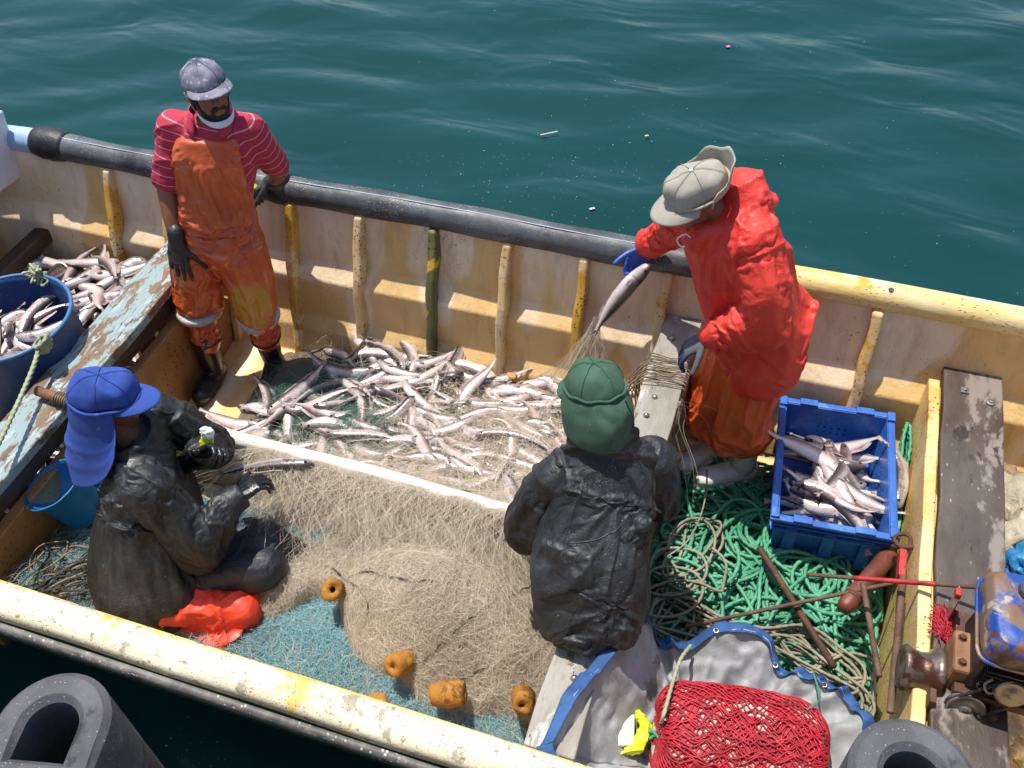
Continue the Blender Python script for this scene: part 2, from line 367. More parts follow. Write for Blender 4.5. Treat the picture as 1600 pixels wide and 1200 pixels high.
rP = [[(x, YC - 1.172 * float(kx(np.array(x))) - .064 + a, .80 + b + float(shx(np.array(x)))) for a, b in ((.0, .03), (-.018, .022), (-.022, 0), (-.018, -.022), (0, -.03))] for x in X]
obj('rubbing_strip', grid_mesh('rubbing_strip', np.array(rP), close_v=True), m_rub, boat)
# ---- thwarts, partitions, rails
m_thw = worn('peeling_blue_grey_timber', '#5d4736', '#7d6650', 6, .75, .8, 40, patch=[('#86989a', 9, .50), ('#9aa9a8', 17, .43), ('#5d4736', 30, .38)], streak=(1.7, .55, 1), specks=[('#2e221a', 40, .12)])
m_thw2 = worn('weathered_white_timber', '#7f796e', '#9c988f', 6, .75, .7, 40, patch=[('#aeb0ac', 5, .44), ('#6b5844', 8, .36), ('#8f8a80', 20, .4)], streak=(1.8, .6, 1), specks=[('#3a2b20', 40, .14)])
m_wet = worn('dark_wet_timber', '#2e231b', '#463426', 6, .4, .5, 40, streak=(1, .5, 2))
m_side = worn('brown_timber', '#5e4430', '#7a5a3c', 6, .6, .6, 40, streak=(1, .5, 3))
m_panel = worn('stained_partition', '#8b6038', '#a57a48', 4, .5, .5, 45, specks=[('#3a2616', 45, .2)], patch=[('#b98a30', 2.5, .38)])
m_bolt = worn('steel_bolt', '#8d8a86', '#b7b4b0', 20, .35, 0, metal=.9)
def plank(name, x0, x1, y0, y1, z, th, mat, nseg=10, warp=.004, parent=boat, bevel=.006):
    n = nseg; P = MB(); Yv = np.linspace(y0, y1, n)
    V = []; F = []
    for i, y in enumerate(Yv):
        dx = warp * math.sin(i * 1.9 + x0 * 7); dz = warp * math.sin(i * 1.3 + y0 * 5)
        V += [(x0 + dx, y, z - th + dz), (x1 + dx * .6, y, z - th + dz), (x1 + dx * .6, y, z + dz), (x0 + dx, y, z + dz)]
    F = [(4 * i + a, 4 * i + (a + 1) % 4, 4 * (i + 1) + (a + 1) % 4, 4 * (i + 1) + a) for i in range(n - 1) for a in range(4)] + [(3, 2, 1, 0), tuple(4 * (n - 1) + a for a in range(4))]
    P.add(V, F); return P.build(name, mat, parent, bevel=bevel)
plank('thwart', -2.985, -2.765, .10, 2.19, .62, .05, m_thw, 14)
plank('thwart_beam', -2.965, -2.79, .12, 2.15, .565, .10, m_wet, 12)
plank('partition', -2.80, -2.745, .14, 2.08, .44, .46, m_panel, 12, warp=.002)
t2 = plank('thwart', -.452, -.285, .16, 2.26, .62, .05, m_thw2, 14)
plank('thwart_beam', -.44, -.30, .18, 2.2, .565, .07, m_side, 12)
plank('partition', -.40, -.345, .16, 2.1, .49, .50, m_side, 12, warp=.002)
for (x, y) in ((-.395, 1.62), (-.385, 1.73), (-.39, 2.1), (-.36, .42)):
    MB().lathe([(.001, .010), (.008, .008), (.013, .002), (.013, -.004)], (x, y, .624), n=12).build('bolt', m_bolt, boat, smooth=True)
m_dark = worn('oily_brown_plank', '#3b2f27', '#5a4f46', 4, .42, .4, 30, patch=[('#7d736a', 3, .44), ('#2e241d', 6, .38)], streak=(1.2, .5, 1), specks=[('#8d8780', 30, .08)])
t3 = plank('thwart', .752, .985, .30, 2.34, .62, .045, m_dark, 14)
m_pl2 = worn('partition_yellow', '#c6a052', '#d8c08a', 5, .5, .4, 45, specks=[('#4b3a20', 55, .22)], patch=[('#a06c28', 3, .34)])
plank('partition', .70, .745, .14, 2.20, .60, .60, m_pl2, 14, warp=.003)
for (x, y, sq) in ((.835, 2.14, 1), (.935, 2.10, 0)):
    mb = MB()
    if sq: mb.box((x, y, .623), (.032, .032, .004)); mb.lathe([(.001, .009), (.007, .008), (.008, 0)], (x, y, .625), n=8)
    else: mb.lathe([(.018, 0), (.018, .003), (.010, .004), (.009, .010), (.001, .011)], (x, y, .622), n=16)
    mb.build('bolt', m_bolt, boat)
# longitudinal divider with a pale rounded rail
m_pole = worn('pale_pole', '#c9bfae', '#dcd5c8', 8, .55, .4, 60, specks=[('#5a4a38', 70, .16)], streak=(.5, 2, 2))
px = np.linspace(-2.74, -.46, 30)
MB().tube(np.stack([px, 1.085 + .006 * np.sin(px * 3), .50 + .006 * np.sin(px * 2.1)], 1), .033 + .002 * np.sin(px * 8), 14).build('divider_rail', m_pole, boat, smooth=True)
mb = MB(); mb.box((-1.6, 1.085, .235), (2.28, .03, .47)); mb.build('divider', m_panel, boat)
# bow: bulkhead with a dark cuddy behind and a white foredeck
m_red = worn('red_brown_board', '#5c3a30', '#7a4c3c', 4, .6, .5, 40)
m_white = worn('white_bow_paint', '#c9ccd2', '#dde0e4', 4, .5, .3, 40)
MB().box((-3.93, YC, .18), (.05, 1.84, .36)).build('bulkhead', m_red, boat, bevel=.005)
MB().box((-3.90, YC, .40), (.09, 1.98, .08)).build('bulkhead_rail', m_wet, boat, bevel=.008)
MB().box((-4.55, YC, .45), (.04, 1.7, .9)).build('cuddy_wall', m_wet, boat)
P = np.array([[(x, YC + s * 1.10 * float(kx(np.array(x))), 1.06 + .02 * (1 - s * s) + float(shx(np.array(x)))) for s in np.linspace(-1, 1, 13)] for x in np.linspace(-5.5, -4.0, 10)])
solid(obj('foredeck', grid_mesh('foredeck', P), m_white, boat), .05)
for s in (-1, 1): MB().beam((-4.03, YC + s * .99, .70), (-4.0, YC + s * 1.02, 1.08), .24, .08, (1, 0, 0)).build('deck_post', m_white, boat, bevel=.01)
P = np.array([[(-3.98 - .14 * t, YC + s * 1.11, 1.02 + .20 * t) for t in np.linspace(0, 1, 4)] for s in np.linspace(-1, 1, 15)])
solid(obj('coaming', grid_mesh('coaming', P), m_white, boat), .035)
# loose timber wedge by a rib, wooden toggle tied to the thwart
MB().box((0, 0, 0), (.075, .05, .12), taper=.7).build('wood_block', worn('block_yellow', '#b8862a', '#8b6a34', 8, .6, .4), bevel=.008, label='small yellow wooden block wedged beside a rib at the fish heap', cat='block').matrix_world = Matrix.Translation((-1.14, 2.06, .16)) @ Matrix.Rotation(.3, 4, 'X')
# ================================================================== people
def orth(f, u=(0, 0, 1)):
    f = nrm(f); s = nrm(np.cross(f, u)); return f, s, np.cross(s, f)       # forward, person's right, up
class Blob:
    """closed shapes that are fused into one continuous skin"""
    def __init__(b): b.mb = MB(); b.bones = []
    def cap(b, p0, p1, r0, r1=None, n=14, bone=False, flat=None):
        p0 = V3(*p0); p1 = V3(*p1); r1 = r0 if r1 is None else r1; d = p1 - p0; L = np.linalg.norm(d) + 1e-9; t = d / L
        pts = []; rr = []
        for a in np.linspace(-math.pi / 2 + .12, 0, 5): pts.append(p0 + t * r0 * math.sin(a)); rr.append(r0 * math.cos(a))
        for a in np.linspace(0, math.pi / 2 - .12, 5): pts.append(p1 + t * r1 * math.sin(a)); rr.append(r1 * math.cos(a))
        ref = V3(0, 0, 1) if abs(t[2]) < .9 else V3(1, 0, 0)
        u = nrm(np.cross(t, ref)); w = np.cross(t, u)
        if flat is not None:
            k, ax = flat; ax = nrm(V3(*ax) - t * (V3(*ax) @ t)); u = np.cross(t, ax); w = ax
        else: k = 1.0
        V = [q + r * (math.cos(2 * math.pi * j / n) * u + k * math.sin(2 * math.pi * j / n) * w) for q, r in zip(pts, rr) for j in range(n)]
        m = len(pts); F = [(i * n + j, i * n + (j + 1) % n, (i + 1) * n + (j + 1) % n, (i + 1) * n + j) for i in range(m - 1) for j in range(n)] + [tuple(range(n - 1, -1, -1)), tuple(range((m - 1) * n, m * n))]
        b.mb.add(V, F)
        if bone: b.bones.append((p0, p1))
        return b
    def chain(b, pts, rs, bone=True, **k):
        for i in range(len(pts) - 1): b.cap(pts[i], pts[i + 1], rs[i], rs[i + 1], bone=bone, **k)
        return b
    def ell(b, c, rx, ry, rz, ax=None, n=16, m=10):
        A = np.eye(3) if ax is None else np.stack([nrm(a) for a in ax], 1)
        V = []; 
        for i in range(1, m):
            th = math.pi * i / m
            for j in range(n):
                ph = 2 * math.pi * j / n; V.append(A @ V3(rx * math.sin(th) * math.cos(ph), ry * math.sin(th) * math.sin(ph), rz * math.cos(th)) + V3(*c))
        V.append(A @ V3(0, 0, rz) + V3(*c)); V.append(A @ V3(0, 0, -rz) + V3(*c)); k = (m - 1) * n
        F = [(i * n + j, (i + 1) * n + j, (i + 1) * n + (j + 1) % n, i * n + (j + 1) % n) for i in range(m - 2) for j in range(n)]
        F += [(k, j, (j + 1) % n) for j in range(n)] + [(k + 1, (m - 2) * n + (j + 1) % n, (m - 2) * n + j) for j in range(n)]
        b.mb.add(V, F); return b
    def loft(b, secs, n=28, ex=2.4, bone=True):
        """secs: (centre, right-vector * half width, forward-vector * half depth)"""
        V = []
        for c, a, d in secs:
            for j in range(n):
                t = 2 * math.pi * j / n; x = math.copysign(abs(math.cos(t)) ** (2 / ex), math.cos(t)); y = math.copysign(abs(math.sin(t)) ** (2 / ex), math.sin(t))
                V.append(V3(*c) + x * V3(*a) + y * V3(*d))
        m = len(secs); F = [(i * n + j, i * n + (j + 1) % n, (i + 1) * n + (j + 1) % n, (i + 1) * n + j) for i in range(m - 1) for j in range(n)] + [tuple(range(n - 1, -1, -1)), tuple(range((m - 1) * n, m * n))]
        b.mb.add(V, F)
        if bone: b.bones.append((V3(*secs[0][0]), V3(*secs[-1][0])))
        return b
    def skin(b, voxel=.006, smooth=3, fac=.5):
        me = b.mb.mesh('blob'); o = bpy.data.objects.new('blob', me); COL.objects.link(o)
        r = o.modifiers.new('r', 'REMESH'); r.mode = 'VOXEL'; r.voxel_size = voxel
        if smooth: s = o.modifiers.new('s', 'SMOOTH'); s.factor = fac; s.iterations = smooth
        dg = bpy.context.evaluated_depsgraph_get(); ev = o.evaluated_get(dg); m2 = bpy.data.meshes.new_from_object(ev)
        bpy.data.objects.remove(o); bpy.data.meshes.remove(me)
        m2.materials.clear(); m2.polygons.foreach_set('use_smooth', [True] * len(m2.polygons)); return m2
def vco(me):
    a = np.empty(len(me.vertices) * 3, np.float32); me.vertices.foreach_get('co', a); return a.reshape(-1, 3).astype(float)
def vno(me):
    a = np.empty(len(me.vertices) * 3, np.float32); me.vertex_normals.foreach_get('vector', a) if hasattr(me, 'vertex_normals') else me.vertices.foreach_get('normal', a); return a.reshape(-1, 3).astype(float)
def setco(me, V): me.vertices.foreach_set('co', np.asarray(V, np.float32).ravel()); me.update()
def bone_w(V, bones, pw=6):
    W = []; T = []; Q = []
    for p0, p1 in bones:
        d = p1 - p0; L = np.linalg.norm(d) + 1e-9; t = d / L; s = np.clip((V - p0) @ t, 0, L); q = V - p0 - s[:, None] * t
        W.append(1 / (np.linalg.norm(q, axis=1) + .02) ** pw); T.append((V - p0) @ t); Q.append(t)
    W = np.array(W); return W / W.sum(0), np.array(T), Q
def folds(me, bones, amp=.010, fa=16, fr=7, seed=0, fine=.25, sharp=1.6, mask=None):
    """creases that run round each limb: ridged noise, stretched across the bone axis"""
    V = vco(me); N = vno(me); W, T, Q = bone_w(V, bones); D = 0
    for k, t in enumerate(Q):
        e1 = nrm(np.cross(t, V3(.3, .5, .8))); e2 = np.cross(t, e1)
        P = np.stack([T[k] * fa, V @ e1 * fr, V @ e2 * fr], 1); P = P + .8 * np.stack([noise(P * .6 + 9, seed + 5), noise(P * .6 + 3, seed + 6), noise(P * .6, seed + 7)], 1)
        sh = (.9 if (k + seed) % 2 else -.9); P[:, 0] += sh * P[:, 1]
        a = (1 - np.abs(noise(P, seed + k))) ** 4 - .33; b_ = (1 - np.abs(noise(P * 2.3 + 4.7, seed + 31 + k))) ** 3 - .38
        d = 1.7 * a + (.10 + fine * .6) * 1.3 * b_; D = D + W[k] * d
    D = D * amp
    if mask is not None: D = D * mask(V)
    setco(me, V + N * D[:, None]); return me
def drape(me, frames=12, grow=.10, gap=.026, bend=6.0, pins=(), gravity=.45, post=0, press=-6.0, pr=.06):
    """let the garment, cut a little too large, settle over a slimmer copy of itself: real buckled folds"""
    V = vco(me); N = vno(me); c = me.copy(); setco(c, V - N * gap)
    co = bpy.data.objects.new('collider', c); COL.objects.link(co); co.modifiers.new('c', 'COLLISION'); co.collision.thickness_outer = .004; co.collision.cloth_friction = 40
    o = bpy.data.objects.new('garment', me); COL.objects.link(o); m = o.modifiers.new('cloth', 'CLOTH'); s = m.settings
    w = np.zeros(len(V), bool)
    for p in pins: w |= np.linalg.norm(V - V3(*p[:3]), axis=1) < (p[3] if len(p) > 3 else pr)
    if w.any(): vg = o.vertex_groups.new(name='pin'); vg.add([int(i) for i in np.nonzero(w)[0]], 1.0, 'REPLACE'); s.vertex_group_mass = 'pin'
    s.quality = 4; s.mass = .35; s.tension_stiffness = 20; s.compression_stiffness = 20; s.shear_stiffness = 8; s.bending_stiffness = bend; s.shrink_min = -grow; s.air_damping = 2; s.tension_damping = 8; s.compression_damping = 8; s.bending_damping = 1; s.effector_weights.gravity = gravity; s.use_pressure = True; s.uniform_pressure_force = press
    m.collision_settings.distance_min = .004; m.collision_settings.collision_quality = 2; m.collision_settings.use_self_collision = False
    m.point_cache.frame_start = 1; m.point_cache.frame_end = frames + 1
    for f in range(1, frames + 1): SC.frame_set(f)
    if post: p = o.modifiers.new('sm', 'SMOOTH'); p.factor = .5; p.iterations = post
    sb = o.modifiers.new('sub', 'SUBSURF'); sb.levels = 1; sb.render_levels = 1
    dg = bpy.context.evaluated_depsgraph_get(); out = bpy.data.meshes.new_from_object(o.evaluated_get(dg))
    bpy.data.objects.remove(o); bpy.data.objects.remove(co); SC.frame_set(1); out.materials.clear(); out.polygons.foreach_set('use_smooth', [True] * len(out.polygons)); return out
def sleeve(pts, rs, extra=(), grow=.20, gap=.020, cuff=.07, seed=0, vox=.011):
    B = Blob(); B.chain(pts, rs)
    for e in extra: B.cap(*e)
    return drape(folds(B.skin(vox, 2), B.bones, .010, 12, 4, seed, fine=.1), 12, grow, gap, .6, pins=[tuple(pts[-1]) + (cuff,), tuple(pts[0]) + (rs[0] * 1.15,)], gravity=.35)
def bend_curve(c, pts, n=24): return spline(pts, n)
def hand(B, wrist, d, pn, ts, curl=.35, spread=.12, thumb=(.55, .75, .25), sc=1.0, curls=None):
    """palm, four jointed fingers of unequal length and a thumb off the side. d: to fingertips, pn: out of the palm, ts: thumb side"""
    d = nrm(d); pn = nrm(V3(*pn) - d * (V3(*pn) @ d)); ts = nrm(V3(*ts) - d * (V3(*ts) @ d) - pn * (V3(*ts) @ pn)); w = V3(*wrist)
    B.loft([(w - d * .02 * sc, ts * .030 * sc, pn * .021 * sc), (w + d * .02 * sc, ts * .036 * sc, pn * .019 * sc), (w + d * .06 * sc, ts * .043 * sc, pn * .017 * sc), (w + d * .094 * sc, ts * .042 * sc, pn * .014 * sc)], n=16, ex=2.6, bone=False)
    for i, (o, L) in enumerate(((.032, .074), (.0105, .083), (-.0110, .077), (-.031, .060))):
        p = w + d * (.090 if i != 3 else .083) * sc + ts * o * sc; a = curls[i] if curls else curl; dd = nrm(d + ts * spread * (o / .03)); r = (.0098 if i != 3 else .0085) * sc
        ang = 0
        for k, l in enumerate((.46, .30, .24)):
            ang += a * (1.0 if k == 0 else 1.2); v = dd * math.cos(ang) + pn * math.sin(ang); q = p + v * L * l * sc; B.cap(p, q, r, r * .94, n=10); p = q; r *= .94
    p = w + d * .028 * sc + ts * .030 * sc; v = nrm(d * thumb[0] + ts * thumb[1] + pn * thumb[2])
    for l, r in ((.040, .0125), (.034, .0108), (.026, .0098)):
        q = p + v * l * sc; B.cap(p, q, r * sc, r * .93 * sc, n=10); p = q; v = nrm(v + d * .22 + pn * .12)
    return B
def head_prims(B, c, f, u=(0, 0, 1), k=1.0):
    f, s, u = orth(f, u); c = V3(*c); P = lambda a, b, h: c + (f * a + s * b + u * h) * k; ax = (s, f, u)
    B.ell(P(-.012, 0, .035), .077 * k, .097 * k, .086 * k, ax); B.ell(P(.018, 0, -.030), .064 * k, .073 * k, .088 * k, ax)
    B.ell(P(.058, 0, -.090), .032 * k, .028 * k, .024 * k, ax); B.ell(P(.012, 0, -.075), .054 * k, .06 * k, .04 * k, ax)
    B.cap(P(.086, 0, .022), P(.112, 0, -.022), .009 * k, .014 * k); B.cap(P(.098, -.014, -.026), P(.098, .014, -.026), .010 * k)
    B.cap(P(.076, -.045, .030), P(.086, -.010, .028), .011 * k); B.cap(P(.076, .045, .030), P(.086, .010, .028), .011 * k)
    B.cap(P(.086, -.020, -.055), P(.086, .020, -.055), .008 * k); B.cap(P(.084, -.016, -.068), P(.084, .016, -.068), .009 * k)
    for q in (-1, 1):
        B.ell(P(.055, q * .042, -.012), .024 * k, .022 * k, .020 * k, ax)
        B.ell(P(-.012, q * .078, -.006), .010 * k, .020 * k, .033 * k, ax)
    return P, ax
def eyes(person, P, m_eye):
    for q in (-1, 1):
        B = MB(); c = P(.074, q * .030, .008); n = nrm(P(1, 0, 0) - P(0, 0, 0))
        B.lathe([(.001, .012), (.005, .011), (.009, .007), (.011, 0), (.001, -.005)], c, n, 12).build('eye', m_eye, person, smooth=True)
def m_skin(name, a, b):
    t = NT(name); v = t.coords(); c = t.mix(t.ramp(t.noise(v, 9, 5), [(.3, 0.), (.7, 1.)]), hx(a), hx(b)); t.col(c); t.rough(.48)
    t.set(Subsurface_Weight=.08); t.b.inputs['Subsurface Radius'].default_value = (.01, .004, .002); t.bump(t.noise(v, 120, 4), .15, .003); return t.m
def oilskin(name, a, b, rough=.35, dust=None, stain=None, dscale=5, coat=.25):
    rough += .06; coat *= .4
    t = NT(name); v = t.coords(); c = t.mix(t.ramp(t.noise(v, 5, 5, .6), [(.3, 0.), (.7, 1.)]), hx(a), hx(b))
    if stain:
        for sc, col, cov in stain:
            m = t.ramp(t.noise(v, sc, 6, .65, .4), [(1 - cov, 0.), (1 - cov + .12, 1.)]); c = t.mix(t.math('MULTIPLY', m, .75), c, hx(col))
    if dust:
        m = t.ramp(t.noise(v, dscale, 8, .72), [(.50, 0.), (.80, 1.)]); c = t.mix(t.math('MULTIPLY', m, .55), c, hx(dust))
        d = t.ramp(t.vor(v, 130), [(.16, 1.), (.24, 0.)]); d = t.math('MULTIPLY', d, t.ramp(t.noise(v, 9, 4), [(.55, 0.), (.66, 1.)])); c = t.mix(t.math('MULTIPLY', d, .6), c, hx('#8a9092'))
        d = t.ramp(t.vor(v, 48), [(.07, 1.), (.11, 0.)]); d = t.math('MULTIPLY', d, t.ramp(t.noise(v, 5, 4), [(.5, 0.), (.6, 1.)])); c = t.mix(t.math('MULTIPLY', d, .7), c, hx('#9aa0a2'))
    t.col(c); t.rough(t.ramp(t.noise(v, 11, 5, .6), [(.3, rough - .1), (.7, rough + .2)])); t.b.inputs['Coat Weight'].default_value = coat; t.b.inputs['Coat Roughness'].default_value = .25
    n = t.noise(v, 17, 5, .62, 1.2); t.bump(t.math('ADD', n, t.math('MULTIPLY', t.noise(v, 160, 3), .12)), .5, .014); return t.m
m_blackglove = oilskin('black_rubber_glove', '#17181a', '#26282a', .35, dust='#55585a', dscale=14)
m_eye = worn('eye', '#1a120d', '#2a1d14', 30, .2, 0)
def cap_crown(c, f, u, rs, rf, rh, mat, parent, name='cap_crown', seams=6, squash=.0, seed=0, n=40, m=14, drop=.012):
    f, s, u = orth(f, u); c = V3(*c); P = np.zeros((m, n, 3))
    for i in range(m):
        th = (math.pi / 2 + .1) * (1 - i / (m - 1)) + 0.0
        for j in range(n):
            a = 2 * math.pi * j / n; x, y, z = math.sin(th) ** .86 * math.cos(a), math.sin(th) ** .86 * math.sin(a), math.cos(th) ** .9 if math.cos(th) > 0 else math.cos(th)
            g = 1 - .018 * max(0, 1 - abs(((a / (2 * math.pi) * seams) % 1) - .5) * 0 - min((a / (2 * math.pi) * seams) % 1, 1 - (a / (2 * math.pi) * seams) % 1) * 14) * (i < m - 1)
            P[i, j] = c + (s * rs * x + f * rf * y) * g + u * rh * z * (1 - squash * (1 if y < 0 else .4) * abs(x)) 
    P += .011 * np.stack([noise(P * 14 + 1, seed), noise(P * 14 + 5, seed + 1), noise(P * 14 + 9, seed + 2)], -1) + .006 * ((1 - np.abs(noise(P * 26, seed + 3))) ** 3)[..., None] * u + .004 * ((1 - np.abs(noise(P * 34 + 7, seed + 5))) ** 3)[..., None] * f
    o = solid(obj(name, grid_mesh(name, P, close_v=True), mat, parent), .004, 1)
    for k in range(seams):
        j = int(round(k * n / seams)) % n; nn = P[:, j] - c; nn /= np.linalg.norm(nn, axis=1)[:, None] + 1e-9; MB().tube(P[:, j] + nn * .0036, .0011, 6).build('seam', mat, o, smooth=True)
    return o, (f, s, u)
def cap_brim(c, f, u, rs, rf, L, mat, parent, name='brim', droop=.25, wid=1.0, tilt=0.0, curve=.03):
    f, s, u = orth(f, u); c = V3(*c); P = np.zeros((9, 25, 3))
    for j in range(25):
        a = math.radians(90 + (j - 12) / 12 * 74 * wid); x, y = math.cos(a), math.sin(a)
        e = max(0, 1 - ((j - 12) / 12.2) ** 2) ** .45
        for i in range(9):
            t = i / 8; d = L * e * t
            P[i, j] = c + s * rs * x * (1 + .12 * t) + f * (rf * y + d) - u * (droop * d * (.5 + .5 * t) + curve * (x ** 2) * t) + u * tilt * d
    return solid(obj(name, grid_mesh(name, P), mat, parent), .006)
# ------------------------------------------------ man in orange bib trousers, leaning at the far side
def man_bib():
    pe = thing('person', 'man in orange bib trousers, red striped shirt and grey patterned cap leaning on the gunwale', 'person', loc=(-2.5, 1.85, 0))
    inv = Matrix.Translation((2.5, -1.85, 0))
    def part(name, me, mat, parent=None):
        o = obj(name, me, mat, parent or pe); o.matrix_parent_inverse = inv if parent is None else Matrix(); return o
    F, S, U = orth((.24, -.97, 0)); hf = nrm((.80, -.58, .12)); hc = V3(-2.39, 1.975, 1.60)
    shR, elR, wrR = V3(-2.60, 1.945, 1.41), V3(-2.672, 1.865, 1.13), V3(-2.628, 1.765, .925)
    shL, elL, wrL = V3(-2.275, 2.03, 1.405), V3(-2.262, 2.15, 1.13), V3(-2.36, 2.225, 1.00)
    pv = V3(-2.515, 1.90, .84)
    hipR, knR, anR = pv + S * .09, V3(-2.665, 1.80, .53), V3(-2.685, 1.765, .12)
    hipL, knL, anL = pv - S * .09, V3(-2.36, 1.845, .53), V3(-2.42, 1.915, .12)
    spine = [pv, V3(-2.50, 1.93, 1.02), V3(-2.455, 1.97, 1.22), V3(-2.43, 1.985, 1.38), V3(-2.415, 1.99, 1.47)]
    # body: one continuous skin
    B = Blob(); P, ax = head_prims(B, hc, hf)
    B.cap(hc - U * .05 - hf * .02, spine[4] - U * .05, .055, .062)
    B.loft([(spine[0] - U * .06, S * .12, F * .09), (spine[0], S * .145, F * .10), (spine[1], S * .14, F * .095), (spine[2], S * .155, F * .105), (spine[3], S * .16, F * .09), (spine[4], S * .08, F * .06)])
    for a, b, c in ((shR, elR, wrR), (shL, elL, wrL)):
        B.cap(spine[3] + U * .02, a, .06, .055); B.cap(a, b, .052, .043); B.cap(b, (b + c) / 2, .046, .043); B.cap((b + c) / 2, c, .043, .030);
    for a, b, c in ((hipR, knR, anR), (hipL, knL, anL)): B.cap(a, b, .075, .055); B.cap(b, c, .054, .04); B.cap(c, c + F * .06 - U * .06, .03, .022)
    part('body', B.skin(.0052, 3), m_skin('brown_skin', '#7a4a34', '#94603f'))
    eyes_parent = pe
    for q in (-1, 1):
        o = MB().lathe([(.001, .012), (.005, .011), (.009, .007), (.011, 0), (.001, -.005)], P(.076, q * .030, .008), hf, 12).build('eye', m_eye, pe, smooth=True); o.matrix_parent_inverse = inv
    # hair and beard
    m_hair = worn('black_hair', '#100c0a', '#1e1713', 40, .6, .8, 200)
    B = Blob(); B.ell(P(-.035, 0, .0), .080, .080, .075, ax); B.ell(P(-.05, 0, -.045), .062, .05, .05, ax)
    for q in (-1, 1): B.cap(P(.01, q * .073, .03), P(.015, q * .070, -.03), .013)
    part('hair', B.skin(.005, 2), m_hair)
    B = Blob(); B.ell(P(.050, 0, -.092), .046, .040, .034, ax); B.ell(P(.02, 0, -.085), .060, .055, .034, ax)
    for q in (-1, 1): B.cap(P(.097, 0, -.040), P(.088, q * .028, -.055), .010); B.cap(P(.02, q * .066, -.02), P(.04, q * .05, -.07), .012)
    part('beard', B.skin(.004, 1), m_hair)
    # shirt with stripes
    B = Blob()
    B.loft([(spine[0] + U * .04, S * .165, F * .12), (spine[1], S * .168, F * .118), (spine[2], S * .185, F * .13), (spine[3] - U * .02, S * .19, F * .115), (spine[3] + U * .05, S * .135, F * .095), (spine[4] + U * .01, S * .075, F * .07)])
    mr = shR + (elR - shR) * .80; ml = shL + (elL - shL) * .80
    B.cap(spine[3] + U * .015, shR, .085, .073); B.cap(shR, mr, .073, .068, bone=True); B.cap(mr - (elR - shR) * .02, mr, .071, .071)
    B.cap(spine[3] + U * .015, shL, .085, .073); B.cap(shL, ml, .073, .070, bone=True)
    me = B.skin(.0062, 4); bones = B.bones
    V = vco(me); W, T, Q = bone_w(V, bones, 8); k = W.argmax(0); st = np.where(k == 0, V @ nrm(spine[4] - spine[1]) , T[k, np.arange(len(V))] + 3.0)
    folds(me, bones, .006, 9, 7, 40); attr(me, 'stripe', st)
    t = NT('red_striped_cotton'); s_ = t.attr('stripe'); fr = t.math('FRACT', t.math('DIVIDE', s_, .043)); msk = t.ramp(t.math('ABSOLUTE', t.math('SUBTRACT', fr, .5)), [(.035, .8), (.06, 0.)])
    v = t.coords(); base = t.mix(t.noise(v, 7, 4), hx('#a01f35'), hx('#b83048')); t.col(t.mix(msk, base, hx('#c9a5a8'))); t.rough(.8); t.bump(t.noise(v, 300, 2), .2, .002)
    part('shirt', me, t.m)
    m_red = worn('red_collar', '#ad2a44', '#bf3a52', 9, .8, .2, 200)
    nb = spine[4] + U * .015; K = MB(); Pc = np.zeros((5, 25, 3))
    for j in range(25):
        a = math.radians(-150 + 300 * j / 24) ; d = -F * math.cos(a) * .078 + S * math.sin(a) * .082
        fw = max(0, -math.cos(a))
        for i in range(5):
            q = i / 4; Pc[i, j] = nb + d * (1 + .42 * q ** 1.3) + U * (.035 - .065 * q - .03 * fw * q) + F * .01
    solid(part('collar', grid_mesh('collar', Pc), m_red), .004)
    B = Blob(); B.loft([(nb - U * .05 + F * .055, S * .05, F * .02), (nb + U * .015 + F * .045, S * .045, F * .02)], bone=False); part('undershirt', B.skin(.006, 2), worn('grey_undershirt', '#5d5f60', '#7a7c7c', 20, .85, .2))
    # bib trousers
    B = Blob()
    B.loft([(pv - U * .07, S * .165, F * .13), (pv + U * .03, S * .18, F * .145), (spine[1] - U * .02, S * .178, F * .138), (spine[1] + U * .06, S * .172, F * .128)])
    fo = F * .065
    B.loft([(spine[1] - U * .03 + fo, S * .165, F * .085), (spine[2] - U * .04 + fo, S * .165, F * .085), (spine[2] + U * .09 + fo, S * .162, F * .082), (spine[3] - U * .0 + fo * .95, S * .150, F * .066), (spine[3] + U * .035 + fo * .9, S * .120, F * .058)], ex=3.0)
    for h, kn, an, sg in ((hipR, knR, anR, 1), (hipL, knL, anL, -1)):
        mid = (h + kn) / 2
        B.chain([h + U * .0, mid, kn + U * .02], [.128, .122, .112]); hem = an + (kn - an) * .34
        B.chain([kn, kn + (an - kn) * .22, hem], [.104, .085, .070])
        B.cap(kn + F * .05 + U * .02, kn + F * .03 - U * .05, .065, .06)
    me = drape(B.skin(.011, 2), 13, .19, .024, .7, pins=[tuple(spine[3] + U * .03 + fo) + (.13,), tuple(anR + (knR - anR) * .34) + (.085,), tuple(anL + (knL - anL) * .34) + (.085,)])
    t = NT('orange_oilskin_bib'); v = t.coords(); c = t.mix(t.ramp(t.noise(v, 6, 5), [(.3, 0.), (.7, 1.)]), hx('#b8481a'), hx('#c65a26'))
    c = t.mix(t.math('MULTIPLY', t.ramp(t.noise(v, 3.2, 6, .6), [(.56, 0.), (.72, 1.)]), .5), c, hx('#8a3414'))
    d = t.n('VectorMath', operation='DISTANCE'); t.lk(v, d.inputs[0]); d.inputs[1].default_value = (-2.335, 1.74, .60)
    m = t.ramp(t.math('ADD', d.outputs['Value'], t.math('MULTIPLY', t.noise(v, 18, 6, .7), .09)), [(.155, 1.), (.185, 0.)]); c = t.mix(m, c, hx('#b9802a'))
    t.col(c); t.rough(t.ramp(t.noise(v, 9, 4), [(.3, .26), (.7, .5)])); t.b.inputs['Coat Weight'].default_value = .35; t.b.inputs['Coat Roughness'].default_value = .15
